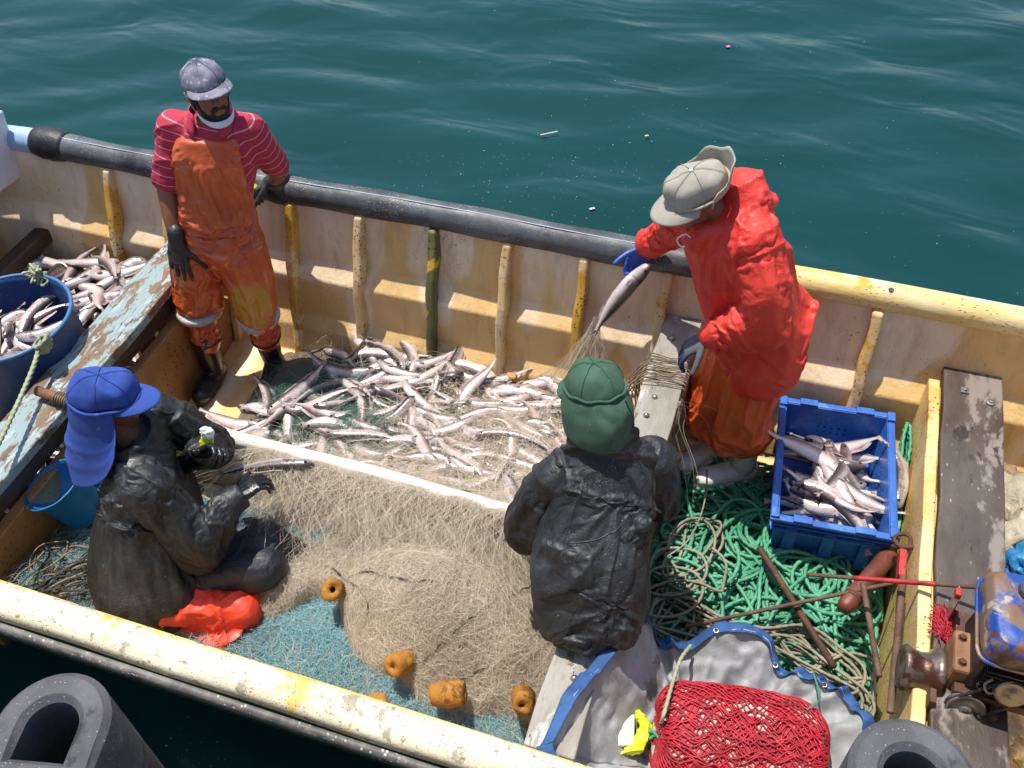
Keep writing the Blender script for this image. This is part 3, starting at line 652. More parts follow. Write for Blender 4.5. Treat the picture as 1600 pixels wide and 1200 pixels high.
    t.bump(t.noise(v, 20, 5, .6, .9), .4, .012); part('bib_trousers', me, t.m)
    # leg bindings
    m_tape = worn('grey_tape', '#8d8a84', '#b2ada5', 18, .5, .4)
    for kn, an in ((knR, anR), (knL, anL)):
        p = kn + (an - kn) * .12; ax_ = nrm(kn - an); MB().lathe([(.098, -.014), (.107, -.008), (.107, .012), (.096, .018)], p + F * .015, ax_ + F * .15, 26).build('leg_binding', m_tape, pe, smooth=True).matrix_parent_inverse = inv
        p = kn + (an - kn) * .62; MB().lathe([(.071, -.006), (.079, 0), (.071, .006)], p, ax_ + S * .15, 24).build('leg_cord', m_lash, pe, smooth=True).matrix_parent_inverse = inv
    # rubber boots
    m_boot = oilskin('black_rubber_boot', '#0e0f10', '#1a1b1c', .22, coat=.5)
    for an, dr in ((anR, V3(.10, -1, 0)), (anL, V3(.25, -.95, 0))):
        dr = nrm(dr); B = Blob(); g = V3(an[0], an[1], .0)
        B.chain([an + U * .17, an + U * .03, g + U * .07], [.062, .058, .05], bone=False)
        B.cap(g + U * .052 - dr * .03, g + U * .048 + dr * .14, .048, .046); B.ell(g + U * .05 + dr * .165, .048, .055, .042, (np.cross(dr, U), dr, U)); B.loft([(g + U * .012 + dr * .07, np.cross(dr, U) * .047, dr * .15), (g + U * .03 + dr * .07, np.cross(dr, U) * .047, dr * .15)], bone=False)
        B.cap(an + U * .165, an + U * .175, .067, .067); part('boot', B.skin(.006, 3), m_boot)
    # gloves
    B = Blob(); dR = nrm(V3(-2.65, 1.735, .75) - wrR); hand(B, wrR, dR, F * -.7 - U * .3 + S * -.1, -S * 1.0, .10, .2, thumb=(.5, .8, .05), curls=(.08, .06, .10, .14), sc=1.22); B.cap(wrR - dR * .05, wrR + dR * .03, .040, .036); part('glove', B.skin(.0036, 1), m_blackglove)
    B = Blob(); dL = nrm(V3(-2.455, 2.235, .94) - wrL); hand(B, wrL, dL, (-.2, .1, -.95), F, .45, .12, sc=1.15); B.cap(wrL - dL * .06, wrL + dL * .03, .040, .036); part('glove', B.skin(.0036, 1), m_blackglove)
    # face mask pulled under the chin
    K = []; Pm = np.zeros((5, 21, 3))
    for j in range(21):
        a = math.radians(-92 + 184 * j / 20); x = math.sin(a); y = math.cos(a)
        for i in range(5): q = i / 4 - .5; Pm[i, j] = P(.018 + .074 * y + .004 * q, .073 * x, -.105 + .035 * (1 - y) ** 1.3 + q * .030 * (.35 + .65 * y) - .012 * y)
    mk = solid(part('face_mask', grid_mesh('face_mask', Pm), worn('mask_pale_blue', '#b9cdd8', '#d5dfe4', 20, .8, .2)), .003)
    for q in (-1, 1): o = MB().tube(spline([P(.018, q * .073, -.07), P(.0, q * .082, -.035), P(-.02, q * .088, .015), P(-.03, q * .084, -.02)], 14), .0016, 5).build('ear_loop', m_line, pe, smooth=True); o.matrix_parent_inverse = inv
    # cap
    t = NT('grey_patterned_cap'); v = t.coords(); c = t.mix(t.ramp(t.noise(v, 14, 4), [(.35, 0.), (.65, 1.)]), hx('#55566a'), hx('#85828e'))
    d = t.ramp(t.math('ADD', t.vor(v, 42), t.math('MULTIPLY', t.noise(v, 60, 3), .25)), [(.30, 1.), (.42, 0.)]); c = t.mix(t.math('MULTIPLY', d, .6), c, hx('#b0afb8')); t.col(c); t.rough(.85); t.bump(t.noise(v, 260, 3), .2, .002); m_cp = t.m
    cu = nrm(U + hf * -.06 + S * .03)
    o, (f2, s2, u2) = cap_crown(P(-.012, 0, .040), hf, cu, .089, .108, .080, m_cp, pe, seed=2); o.matrix_parent_inverse = inv
    b = cap_brim(P(-.012, 0, .034), hf, cu, .086, .100, .070, m_cp, o, droop=.16, curve=.018)
    return pe
man_bib()
# lime-and-white packet under his gloved hand
def packet(name, c, d, w, L, label, cat, m1, m2, curl=.0):
    th = thing(name, label, cat, loc=tuple(c)); d = nrm(d); s = nrm(np.cross(d, V3(.2, .1, 1))); n = np.cross(s, d)
    for nm, a, b, mt in (('wrapper', -.5, .15, m1), ('tip', .15, .5, m2)):
        B = Blob(); B.loft([(d * L * a, s * w * .42, n * w * .25), (d * L * (a + b) / 2 + n * curl, s * w * .5, n * w * .3), (d * L * b, s * w * .44, n * w * .22)], bone=False, ex=2.2)
        me = B.skin(.004, 2); folds(me, [(d * L * -.5, d * L * .5)], .003, 40, 30, 9); obj(nm, me, mt, th)
    return th
m_lime = worn('lime_plastic', '#b9d400', '#d6e02a', 12, .4, .2); m_wht = worn('white_plastic', '#e4e6e2', '#f0f0ec', 12, .5, .2)
packet('glove_roll', (-2.505, 2.215, .955), (-.75, -.2, .45), .05, .085, 'small rolled white and lime glove held under the bib man\'s hand', 'glove', m_lime, m_wht)
# ------------------------------------------------ man in the red hooded oilskin jacket, bent towards the gunwale
def man_red():
    pe = thing('person', 'man in a red hooded oilskin jacket and beige cap holding a fish at the gunwale', 'person', loc=(-.05, 1.9, 0)); inv = Matrix.Translation((.05, -1.9, 0))
    def part(name, me, mat, parent=None):
        o = obj(name, me, mat, parent or pe); o.matrix_parent_inverse = inv if parent is None else Matrix(); return o
    U = V3(0, 0, 1); F, S, _ = orth((-.74, -.67, 0)); hf = nrm((-.76, -.52, -.42)); hu = nrm(U + F * .42); hc = V3(-.335, 1.90, 1.53)
    shR, elR, wrR = V3(-.385, 2.09, 1.35), V3(-.475, 2.22, 1.12), V3(-.575, 2.26, .975)
    shL, elL, wrL = V3(-.105, 1.85, 1.43), V3(-.015, 1.76, 1.17), V3(-.205, 1.735, 1.015)
    pv = V3(-.055, 1.93, .86); spine = [pv, V3(-.075, 1.935, 1.05), V3(-.15, 1.94, 1.25), V3(-.225, 1.95, 1.40), V3(-.27, 1.935, 1.46)]
    hipL, knL, anL = pv - S * .09, V3(-.01, 1.86, .50), V3(.025, 1.875, .16)
    hipR, knR, anR = pv + S * .09, V3(-.15, 1.93, .50), V3(-.125, 1.985, .16)
    B = Blob(); P, ax = head_prims(B, hc, hf, hu)
    B.cap(hc - hu * .05 - hf * .02, spine[3], .056, .065)
    B.loft([(spine[0] - U * .05, S * .13, F * .10), (spine[1], S * .15, F * .12), (spine[2], S * .16, F * .12), (spine[3], S * .15, F * .09)])
    for a, b, c in ((shR, elR, wrR), (shL, elL, wrL)): B.cap(spine[3], a, .06, .055); B.cap(a, b, .042, .034); B.cap(b, c, .034, .026)
    for a, b, c in ((hipR, knR, anR), (hipL, knL, anL)): B.cap(a, b, .075, .055); B.cap(b, c, .05, .035)
    part('body', B.skin(.0065, 3), m_skin('tanned_skin', '#7d4a34', '#96604a'))
    for q in (-1, 1):
        o = MB().lathe([(.001, .012), (.005, .011), (.009, .007), (.011, 0), (.001, -.005)], P(.076, q * .030, .008), hf, 12).build('eye', m_eye, pe, smooth=True); o.matrix_parent_inverse = inv
    # trousers
    B = Blob(); B.loft([(pv - U * .08, S * .17, F * .13), (pv + U * .1, S * .18, F * .14)])
    for h, kn, an in ((hipR, knR, anR), (hipL, knL, anL)):
        hem = an + (kn - an) * .52; B.chain([h, (h + kn) / 2, kn, hem + U * .02], [.128, .125, .122, .105]); B.cap(kn + F * .03, hem + F * .015, .10, .085); B.cap(hem + U * .015, hem - U * .055, .080, .062)
    me = drape(B.skin(.012, 2), 13, .22, .028, .7, pins=[tuple(pv + U * .1) + (.2,), tuple(anR + (knR - anR) * .4) + (.10,), tuple(anL + (knL - anL) * .4) + (.10,)])
    part('trousers', me, oilskin('orange_oilskin_trousers', '#d04e1c', '#e4662e', .36, stain=[(4, '#b03e16', .34)], coat=.35))
    # jacket
    B = Blob(); W = lambda s, a, b, tl=0: (s, S * a + U * tl, F * b - U * b * .22)
    B.loft([W(V3(-.02, 1.915, .86), .20, .175), W(V3(-.03, 1.92, .92), .19, .172), W(V3(-.055, 1.925, 1.02), .18, .165), W(V3(-.10, 1.935, 1.16), .18, .165), W(V3(-.155, 1.945, 1.30), .20, .165), W(V3(-.205, 1.955, 1.40), .185, .145), W(V3(-.24, 1.95, 1.46), .12, .11)], ex=2.3)
    B.cap(spine[3] - F * .02, shR, .105, .092); B.cap(spine[3] - F * .02, shL, .115, .102)
    mL = (shL + elL) / 2 + V3(.02, -.015, .0)
    # hood hanging behind the neck, back tail
    hb = V3(-.185, 1.985, 1.49); B.ell(hb, .135, .085, .115, (S, F * .8 + U * .3, U - F * .35)); B.ell(hb + V3(.03, .02, -.05), .13, .08, .12, (S, F, U))
    B.cap(hb + S * .10 + F * .03, spine[4] + F * .10 - U * .08 + S * .045, .045, .028); B.cap(hb - S * .10 + F * .03, spine[4] + F * .10 - U * .08 - S * .045, .045, .028)
    B.cap(V3(.06, 2.0, 1.06), V3(.125, 2.03, 1.0), .09, .055)
    me = drape(folds(B.skin(.012, 2), B.bones, .014, 7, 2.6, 61, fine=.1), 14, .20, .024, .7, pins=[tuple(spine[4]) + (.13,), tuple(hb) + (.12,)])
    m_redj = oilskin('red_oilskin', '#c82a1e', '#dc4030', .46, stain=[(3.5, '#a51d1b', .40), (9, '#b86a5a', .30)], coat=.2); jk = part('jacket', me, m_redj)
    part('sleeve', sleeve([shR, elR, wrR + (elR - wrR) * .10], [.088, .076, .060], seed=4), m_redj)
    part('sleeve', sleeve([shL, mL, elL, (elL + wrL) / 2, wrL + (elL - wrL) * .08], [.098, .094, .092, .080, .064], [(elL + V3(-.02, -.01, .04), elL + V3(.0, .02, -.05), .080, .07)], seed=5), m_redj)
    # hood edge, front placket, snaps, drawstring
    pl = spine[4] + F * .135 - U * .10
    B = Blob(); B.loft([(V3(-.305, 1.86, 1.30), S * .03, F * .012), (V3(-.255, 1.828, 1.14), S * .032, F * .012), (V3(-.205, 1.805, 1.00), S * .035, F * .012), (V3(-.185, 1.79, .90), S * .035, F * .012)], bone=False, ex=3); part('placket', B.skin(.006, 2), m_redj)
    for z, p in ((0, V3(-.312, 1.845, 1.265)), (1, V3(-.215, 1.79, .99)), (2, V3(-.192, 1.772, .87))):
        o = MB().lathe([(.001, .004), (.006, .003), (.007, 0)], p, F, 10).build('snap', m_bolt, pe); o.matrix_parent_inverse = inv
    o = MB().tube(spline([spine[4] + F * .12 - U * .06 - S * .06, spine[4] + F * .145 - U * .10 - S * .03, spine[4] + F * .145 - U * .095 + S * .01, spine[4] + F * .13 - U * .055 - S * .02, spine[4] + F * .12 - U * .06 - S * .07], 26), .003, 6).build('drawstring', m_wht, pe, smooth=True); o.matrix_parent_inverse = inv
    # gloves: grey knit with blue dipped fingers
    m_gg = worn('grey_knit_glove', '#3e4044', '#55585c', 30, .85, .4, 200); m_gb = worn('blue_dipped_glove', '#1a3f92', '#2a55ac', 20, .4, .3)
    dR = nrm(V3(-.62, 2.235, .87) - wrR); B = Blob(); hand(B, wrR, dR, (.3, -.8, -.2), (-.4, -.5, .5), .65, .08, sc=1.08); B.cap(wrR - dR * .05, wrR, .036, .034); part('glove', B.skin(.004, 1), m_gb)
    dL = nrm(V3(-.315, 1.70, .925) - wrL); t = NT('grey_blue_glove'); s_ = t.attr('tip'); v = t.coords(); t.col(t.mix(t.ramp(s_, [(.10, 0.), (.125, 1.)]), t.mix(t.noise(v, 30, 4), hx('#3e4044'), hx('#5a5d61')), hx('#252f55'))); t.rough(.8); t.bump(t.noise(v, 220, 3), .3, .003)
    B = Blob(); hand(B, wrL, dL, (-.1, -.1, -1), (.3, -.9, .1), .42, .15, sc=1.12); B.cap(wrL - dL * .05, wrL, .040, .037); me = B.skin(.004, 1); attr(me, 'tip', (vco(me) - wrL) @ dL); part('glove', me, t.m)
    # white boots
    m_wb = worn('white_rubber_boot', '#ddd9cc', '#e8e4da', 7, .45, .3, specks=[('#4a4230', 60, .12)], patch=[('#a39a7c', 6, .34)])
    for an, dr in ((anL, V3(-.86, -.5, 0)), (anR, V3(-.6, -.8, 0))):
        dr = nrm(dr); sd = np.cross(dr, U); B = Blob(); g = V3(an[0], an[1], .055)
        B.chain([an + U * .16, an + U * .02, g + U * .08], [.060, .058, .052], bone=False); B.cap(g + U * .05 - dr * .03, g + U * .05 + dr * .12, .050, .050)
        B.ell(g + U * .048 + dr * .155, .054, .068, .044, (sd, dr, U)); B.loft([(g + U * .002 + dr * .075, sd * .054, dr * .155), (g + U * .022 + dr * .075, sd * .056, dr * .158)], bone=False)
        part('boot', B.skin(.0055, 2), m_wb)
    # beige cap with its neck flap folded up behind
    m_bc = worn('beige_cap_cloth', '#8f897c', '#a39d90', 6, .85, .25, 260, patch=[('#8a5f30', 7, .27)], specks=[('#4f4a42', 40, .06)])
    cu = nrm(hu + hf * -.02); o, (f2, s2, u2) = cap_crown(P(-.010, 0, .036), hf, cu, .094, .116, .098, m_bc, pe, seed=8); o.matrix_parent_inverse = inv
    cap_brim(P(-.010, 0, .034), hf, cu, .092, .108, .085, m_bc, o, droop=.22, curve=.022)
    MB().tube([P(-.012 + .118 * math.sin(a), .096 * math.cos(a), .040) for a in np.linspace(0, 2 * math.pi, 40)], .006, 8, cap=False).build('cap_band', m_bc, o, smooth=True)
    Pf = np.zeros((7, 25, 3))
    for j in range(25):
        a = math.radians(180 + 180 * j / 24); x, y = math.cos(a), math.sin(a); e = math.sin(math.pi * j / 24) ** .5
        for i in range(7): q = i / 6; Pf[i, j] = P(-.012 + .118 * y * (1 + .32 * q * e), .098 * x * (1 + .20 * q), .030 + .085 * q * e + .010 * math.sin(j * 1.1) * q)
    solid(obj('neck_flap', grid_mesh('neck_flap', Pf), m_bc, o), .004)
    MB().lathe([(.001, .006), (.007, .004), (.008, 0)], P(-.012, 0, .133), hu, 10).build('cap_button', m_wht, o, smooth=True)
man_red()
# ------------------------------------------------ man in the blue cap, seated in the net on the near side
def man_blue():
    pe = thing('person', 'man in a blue cap with neck flap and black oilskin jacket seated in the net', 'person', loc=(-2.1, .5, .1)); inv = Matrix.Translation((2.1, -.5, -.1))
    def part(name, me, mat, parent=None):
        o = obj(name, me, mat, parent or pe); o.matrix_parent_inverse = inv if parent is None else Matrix(); return o
    U = V3(0, 0, 1); F, S, _ = orth((.90, .42, 0)); hf = nrm((.93, .34, -.10)); hu = nrm(U + S * -.06); hc = V3(-2.195, .715, 1.085)
    shR, elR, wrR = V3(-2.035, .565, .84), V3(-1.875, .53, .60), V3(-1.80, .715, .655)
    shL, elL, wrL = V3(-2.17, .865, .87), V3(-2.03, .93, .66), V3(-1.985, .80, .745)
    pv = V3(-2.125, .475, .30); spine = [pv, V3(-2.15, .53, .48), V3(-2.16, .60, .66), V3(-2.14, .675, .83), V3(-2.15, .69, .90)]
    hipR, knR, anR = pv + S * .10, V3(-1.72, .47, .34), V3(-1.95, .36, .16)
    hipL, knL, anL = pv - S * .10, V3(-1.74, .72, .36), V3(-1.62, .80, .14)
    B = Blob(); P, ax = head_prims(B, hc, hf, hu); B.cap(hc - hu * .05 - hf * .02, spine[3], .058, .066)
    B.loft([(spine[0] - U * .08, S * .15, F * .12), (spine[1], S * .15, F * .12), (spine[2], S * .16, F * .12), (spine[3], S * .15, F * .09)])
    for a, b, c in ((shR, elR, wrR), (shL, elL, wrL)): B.cap(spine[3], a, .06, .055); B.cap(a, b, .042, .034); B.cap(b, c, .034, .026)
    dz = V3(0, .03, -.13)
    for a, b, c in ((hipR + dz * .4, knR + dz, anR + dz * .3), (hipL, knL, anL)): B.cap(a, b, .055, .042); B.cap(b, c, .04, .03); B.cap(c, c + V3(.02, .04, -.03), .03, .025)
    part('body', B.skin(.0065, 3), m_skin('dark_skin', '#5c3628', '#744a38'))
    for q in (-1, 1):
        o = MB().lathe([(.001, .012), (.005, .011), (.009, .007), (.011, 0), (.001, -.005)], P(.076, q * .030, .008), hf, 12).build('eye', m_eye, pe, smooth=True); o.matrix_parent_inverse = inv
    # trousers
    B = Blob(); B.loft([(pv - U * .12, S * .19, F * .17), (pv + U * .03, S * .19, F * .16)])
    B.chain([hipR, (hipR + knR) / 2 - U * .04, knR - U * .06], [.11, .09, .07]); B.chain([knR - U * .06, (knR + anR) / 2, anR], [.07, .07, .06])
    B.loft([(V3(-2.04, .345, .17), F * .04, S * .13), (V3(-1.9, .36, .21), F * .10, S * .12), (V3(-1.74, .44, .25), F * .05, S * .10)], bone=False)
    me = B.skin(.0068, 4); folds(me, B.bones, .024, 9, 5, 82); part('trousers', me, oilskin('bright_orange_oilskin', '#d8321a', '#e4492a', .45, stain=[(4, '#b02814', .35)], coat=.15))
    sx, sy = np.meshgrid(np.linspace(0, 1, 34), np.linspace(0, 1, 22), indexing='ij'); A_, B_, C_, D_ = V3(-2.10, .40, .30), V3(-1.70, .56, .29), V3(-1.76, .44, .20), V3(-2.05, .255, .19)
    Q = ((1 - sx) * (1 - sy))[..., None] * A_ + (sx * (1 - sy))[..., None] * B_ + (sx * sy)[..., None] * C_ + ((1 - sx) * sy)[..., None] * D_
    Q[..., 2] += .03 * np.sin(math.pi * sy) + .035 * ((1 - np.abs(noise(Q * 8, 4))) ** 3 - .4) + .012 * noise(Q * 26, 8); Q[..., 1] += .025 * noise(np.stack([sx * 6, sx * 0, sy * 0], -1), 2) * sy
    solid(part('trouser_flap', grid_mesh('trouser_flap', Q), bpy.data.materials['bright_orange_oilskin']), .003)
    m_nv = oilskin('navy_trousers', '#14161f', '#1d2130', .4, dust='#3b4250')
    B = Blob(); B.chain([hipL, (hipL + knL) / 2 + U * .02, knL], [.125, .12, .105]); B.chain([knL, anL], [.10, .08]); B.cap(pv + S * .02 + F * .1, knL + S * .10 + F * .0, .12, .09); me = B.skin(.007, 4); folds(me, B.bones, .014, 8, 3, 88); part('apron', me, m_nv)
    # jacket
    B = Blob(); W = lambda c, a, b: (V3(*c), S * a, F * b)
    B.loft([W((-2.105, .44, .20), .205, .19), W((-2.12, .47, .32), .222, .205), W((-2.145, .535, .48), .225, .19), W((-2.155, .60, .64), .222, .175), W((-2.145, .655, .77), .205, .15), W((-2.14, .685, .86), .15, .11), W((-2.145, .69, .92), .09, .085)], ex=2.3)
    B.cap(spine[3] - F * .01, shR, .105, .098); B.cap(spine[3] - F * .01, shL, .105, .095)
    # stand collar and yoke seam
    for a in np.linspace(0, 2 * math.pi, 26)[:-1]:
        d = S * math.cos(a) * .092 + F * math.sin(a) * .088; B.cap(V3(-2.15, .69, .90) + d, V3(-2.155, .693, .955) + d * 1.06, .013, .011)
    yk = spline([shR + V3(.06, -.085, -.10), V3(-2.10, .455, .70), V3(-2.26, .47, .70), V3(-2.345, .60, .72)], 16)
    me = drape(folds(B.skin(.012, 2), B.bones, .016, 8, 2.6, 101, fine=.1), 14, .15, .024, .7, pins=[tuple(spine[4] + U * .03) + (.13,)])
    m_bj = oilskin('black_oilskin', '#121416', '#1e2123', .44, dust='#575c5e', dscale=4.5, coat=.15); part('jacket', me, m_bj)
    part('sleeve', sleeve([shR, (shR + elR) / 2, elR, (elR + wrR) / 2, wrR + (elR - wrR) * .08], [.096, .093, .088, .078, .062], [(elR + V3(.02, .02, .02), elR + V3(-.02, -.02, -.05), .078, .07)], seed=6), m_bj)
    part('sleeve', sleeve([shL, elL, wrL + (elL - wrL) * .12], [.090, .080, .058], seed=7), m_bj)
    # wet gloves
    m_wg = oilskin('wet_black_glove', '#101214', '#1c1f24', .18, coat=.6)
    dR = nrm(V3(-1.745, .80, .675) - wrR); B = Blob(); hand(B, wrR, dR, (.3, .2, -.9), (-.5, .6, .3), .55, .1, sc=1.1); B.cap(wrR - dR * .09, wrR, .045, .038); part('glove', B.skin(.004, 1), m_wg)
    dL = nrm(V3(.75, .25, .55)); B = Blob(); hand(B, wrL, dL, (.2, -.75, -.5), (-.3, -.5, .8), .65, .1, sc=1.1); B.cap(wrL - dL * .09, wrL, .045, .038); part('glove', B.skin(.004, 1), m_wg)
    # blue cap with draped neck flap
    m_bl = worn('blue_cap_cloth', '#233f88', '#2f50a2', 7, .85, .3, 260, patch=[('#4460ac', 9, .36)])
    cu = nrm(hu + hf * .03); o, _x = cap_crown(P(-.012, 0, .036), hf, cu, .096, .122, .100, m_bl, pe, seed=14, squash=.04); o.matrix_parent_inverse = inv
    cap_brim(P(-.012, 0, .030), hf, cu, .088, .112, .085, m_bl, o, droop=.10, curve=.020, wid=.9)
    MB().tube([P(-.014 + .125 * math.sin(a), .099 * math.cos(a), .030 + .004 * math.sin(5 * a)) for a in np.linspace(0, 2 * math.pi, 40)], .0055, 8, cap=False).build('cap_band', m_bl, o, smooth=True)
    n, m = 45, 44; Pf = np.zeros((m, n, 3))
    for j in range(n):
        q = j / (n - 1); a = math.radians(172 + 214 * q); x, y = math.cos(a), math.sin(a); ed = math.sin(math.pi * q) ** .6
        for i in range(m):
            t = i / (m - 1); r = 1 + .10 * t + .07 * math.sin(math.pi * .5 * min(1, t * 2.5)) * ed
            sw = .012 * math.sin(9 * q + 5 * t) * t + .010 * math.sin(17 * q - 3 * t) * t
            fold = .008 * math.exp(-((t - .30 - .35 * q) / .05) ** 2) + .007 * math.exp(-((t - .55 - .30 * q) / .06) ** 2) - .008 * math.exp(-((t - .14 - .25 * q) / .05) ** 2)
            L = .12 + .27 * ed
            Pf[i, j] = P((-.014 + .122 * y * r * (1 + .30 * t * ed) - (sw + fold) * ed), .100 * x * (r - .02 * t) + .055 * t * t, .030 - L * t + .02 * t * t)
    fl = solid(obj('neck_flap', grid_mesh('neck_flap', Pf), m_bl, o), .004)
man_blue()
# ------------------------------------------------ man in the green hat, sitting astride the middle thwart, back to the quay
def man_green():
    pe = thing('person', 'man in a green flap hat and black oilskin jacket seen from behind on the thwart', 'person', loc=(-.4, .75, .1)); inv = Matrix.Translation((.4, -.75, -.1))
    def part(name, me, mat, parent=None):
        o = obj(name, me, mat, parent or pe); o.matrix_parent_inverse = inv if parent is None else Matrix(); return o
    U = V3(0, 0, 1); F, S, _ = orth((-.48, .87, 0)); hf = nrm((-.62, .76, -.35)); hu = nrm(U + F * .30); hc = V3(-.485, 1.055, 1.285)
    pv = V3(-.365, .66, .70); spine = [pv, V3(-.385, .76, .86), V3(-.40, .87, 1.00), V3(-.425, .97, 1.10), V3(-.44, 1.0, 1.16)]
    shL, elL, wrL = V3(-.565, .905, 1.02), V3(-.655, .845, .82), V3(-.70, 1.03, .73)
    shR, elR, wrR = V3(-.275, 1.06, 1.03), V3(-.235, 1.10, .80), V3(-.36, 1.26, .72)
    hipR, knR, anR = pv + S * .08, V3(-.44, 1.12, .56), V3(-.50, 1.16, .10)
    hipL, knL, anL = pv - S * .06, V3(-.56, 1.06, .54), V3(-.60, 1.08, .10)
    B = Blob(); P, ax = head_prims(B, hc, hf, hu); B.cap(hc - hu * .05 - hf * .02, spine[3], .058, .066)
    B.loft([(spine[0] - U * .02, S * .10, F * .09), (spine[1], S * .12, F * .09), (spine[2], S * .13, F * .09), (spine[3], S * .12, F * .08)])
    for a, b, c in ((shR, elR, wrR), (shL, elL, wrL)): B.cap(spine[3], a, .06, .055); B.cap(a, b, .042, .034); B.cap(b, c, .034, .026)
    for a, b, c in ((hipR, knR, anR), (hipL, knL, anL)): B.cap(a, b, .06, .05); B.cap(b, c, .045, .035); B.cap(c, c + F * .08 - U * .03, .04, .035)
    part('body', B.skin(.007, 3), m_skin('weathered_skin', '#6a4030', '#80523f'))
    for q in (-1, 1):
        o = MB().lathe([(.001, .012), (.005, .011), (.009, .007), (.011, 0), (.001, -.005)], P(.076, q * .030, .008), hf, 12).build('eye', m_eye, pe, smooth=True); o.matrix_parent_inverse = inv
    m_nv = oilskin('black_trousers', '#141517', '#1f2124', .4, dust='#3b4044')
    B = Blob()
    for h, k, a in ((hipR, knR, anR), (hipL, knL, anL)): B.chain([h, k], [.125, .10]); B.chain([k, a], [.10, .08])
    me = B.skin(.0075, 4); folds(me, B.bones, .012, 11, 5, 130); part('trousers', me, m_nv)
    # jacket
    B = Blob(); sp = nrm(spine[4] - spine[0]); Fn = nrm(F - sp * (F @ sp)); W = lambda c, a, b: (V3(*c), S * a, Fn * b)
    B.loft([W((-.335, .585, .62), .125, .12), W((-.345, .62, .67), .155, .145), W((-.36, .67, .76), .175, .155), W((-.38, .75, .87), .188, .15), W((-.40, .85, .97), .195, .14), W((-.42, .93, 1.06), .18, .12), W((-.43, .98, 1.12), .13, .10), W((-.437, 1.0, 1.16), .09, .085)], ex=2.3)
    B.cap(spine[3] - Fn * .02, shL, .09, .082); B.cap(spine[3] - Fn * .02, shR, .09, .082)
    B.cap(V3(-.25, .72, .80), V3(-.24, .78, .68), .07, .06)
    # yoke seams, gathered knot at the right of the back
    # stand collar
    cc = V3(-.437, .995, 1.15)
    cu = nrm(sp + U * .4)
    for a in np.linspace(0, 2 * math.pi, 30)[:-1]:
        d = S * math.cos(a) * .110 + Fn * math.sin(a) * .092; h = .030 + .03 * max(0, -math.sin(a)); B.cap(cc + d, cc + d * 1.05 + cu * h, .013, .010)
    kn = V3(-.243, .835, .985)
    me = drape(folds(B.skin(.0115, 2), B.bones, .014, 9, 3.2, 151, fine=.1), 14, .16, .024, .7, pins=[tuple(cc + cu * .02) + (.14,), (-.335, .585, .61, .13)])
    m_bj = oilskin('black_oilskin_dusty', '#131517', '#202326', .46, dust='#60656a', dscale=4.0, coat=.12); jk = part('jacket', me, m_bj)
    part('sleeve', sleeve([shL, (shL + elL) / 2 + V3(-.01, 0, .0), elL, (elL + wrL) / 2, wrL], [.086, .085, .080, .070, .055], seed=8), m_bj)
    part('sleeve', sleeve([shR, elR, wrR], [.086, .080, .055], seed=9), m_bj)
    # find the back surface for seams: shoot from behind along Fn
    from mathutils.bvhtree import BVHTree
    bv = BVHTree.FromPolygons([v.co for v in me.vertices], [p.vertices for p in me.polygons])
    def on_back(pt, lift=.0):
        h = bv.ray_cast(Vector(pt - Fn * .6), Vector(Fn)); return (V3(*h[0]) - Fn * lift) if h[0] is not None else pt
    def seam(name, pts, r=.0028, n=40):
        o = MB().tube(np.array([on_back(p, -.0008) for p in spline(pts, n)]), r, 6).build(name, m_bj, pe, smooth=True); o.matrix_parent_inverse = inv
    c0 = spine[2]; Q = lambda a, h: c0 + S * a + sp * h
    seam('yoke_seam', [Q(-.15, -.085), Q(-.05, -.08), Q(.025, -.05)]); seam('back_seam', [Q(-.08, .13), Q(-.115, .03), Q(-.15, -.085)]); seam('back_seam', [Q(.02, .14), Q(.035, .05), Q(.035, -.05)]); seam('back_seam', [Q(.12, .13), Q(.155, .03), Q(.17, -.05)])
    k0 = on_back(Q(.10, -.06)); B = Blob(); B.ell(k0 - Fn * .012, .032, .028, .03, (S, Fn, sp))
    for a, L in ((-1.9, .06), (-1.3, .065), (-.7, .06), (-2.6, .06), (.4, .05), (1.5, .06), (2.4, .05)): d = S * math.cos(a) + sp * math.sin(a); B.cap(k0 - Fn * .006, on_back(k0 + d * L, -.006), .016, .022, flat=(.5, tuple(Fn)))
    me = B.skin(.0045, 2); folds(me, [(k0 - S * .1, k0 + S * .1)], .004, 40, 30, 170); part('gathered_knot', me, m_bj)
    # gloves, mostly hidden: one orange cuff shows at the left elbow
    m_og = oilskin('orange_glove', '#b5431f', '#cf6a3c', .5, stain=[(12, '#d9a080', .35)]); dL = nrm(V3(-.62, 1.12, .70) - wrL)
    B = Blob(); hand(B, wrL, dL, (.3, 0, -.9), (.7, .3, .2), .5, .1, sc=1.1); B.chain([wrL, (elL + wrL) / 2 + V3(.02, -.03, -.09), V3(-.66, .87, .70)], [.036, .042, .034], bone=False); part('glove', B.skin(.0045, 1), m_og)
    dR = nrm(V3(-.45, 1.36, .68) - wrR); B = Blob(); hand(B, wrR, dR, (-.3, 0, -.9), (-.7, .3, .2), .5, .1, sc=1.1); part('glove', B.skin(.0045, 1), m_og)
    # hat: soft crown, band, full flap
    m_gh = worn('green_hat_cloth', '#2f4a3a', '#3d5b48', 5, .85, .3, 240, specks=[('#6b7f70', 60, .07)])
    u2 = nrm(hu); o, _x = cap_crown(P(-.014, 0, .046), hf, u2, .094, .112, .088, m_gh, pe, seed=24, squash=.06, seams=5); o.matrix_parent_inverse = inv
    cap_brim(P(-.010, 0, .034), hf, u2, .095, .112, .07, m_gh, o, droop=.3, curve=.02)
    n, m = 44, 18; Pf = np.zeros((m, n, 3))
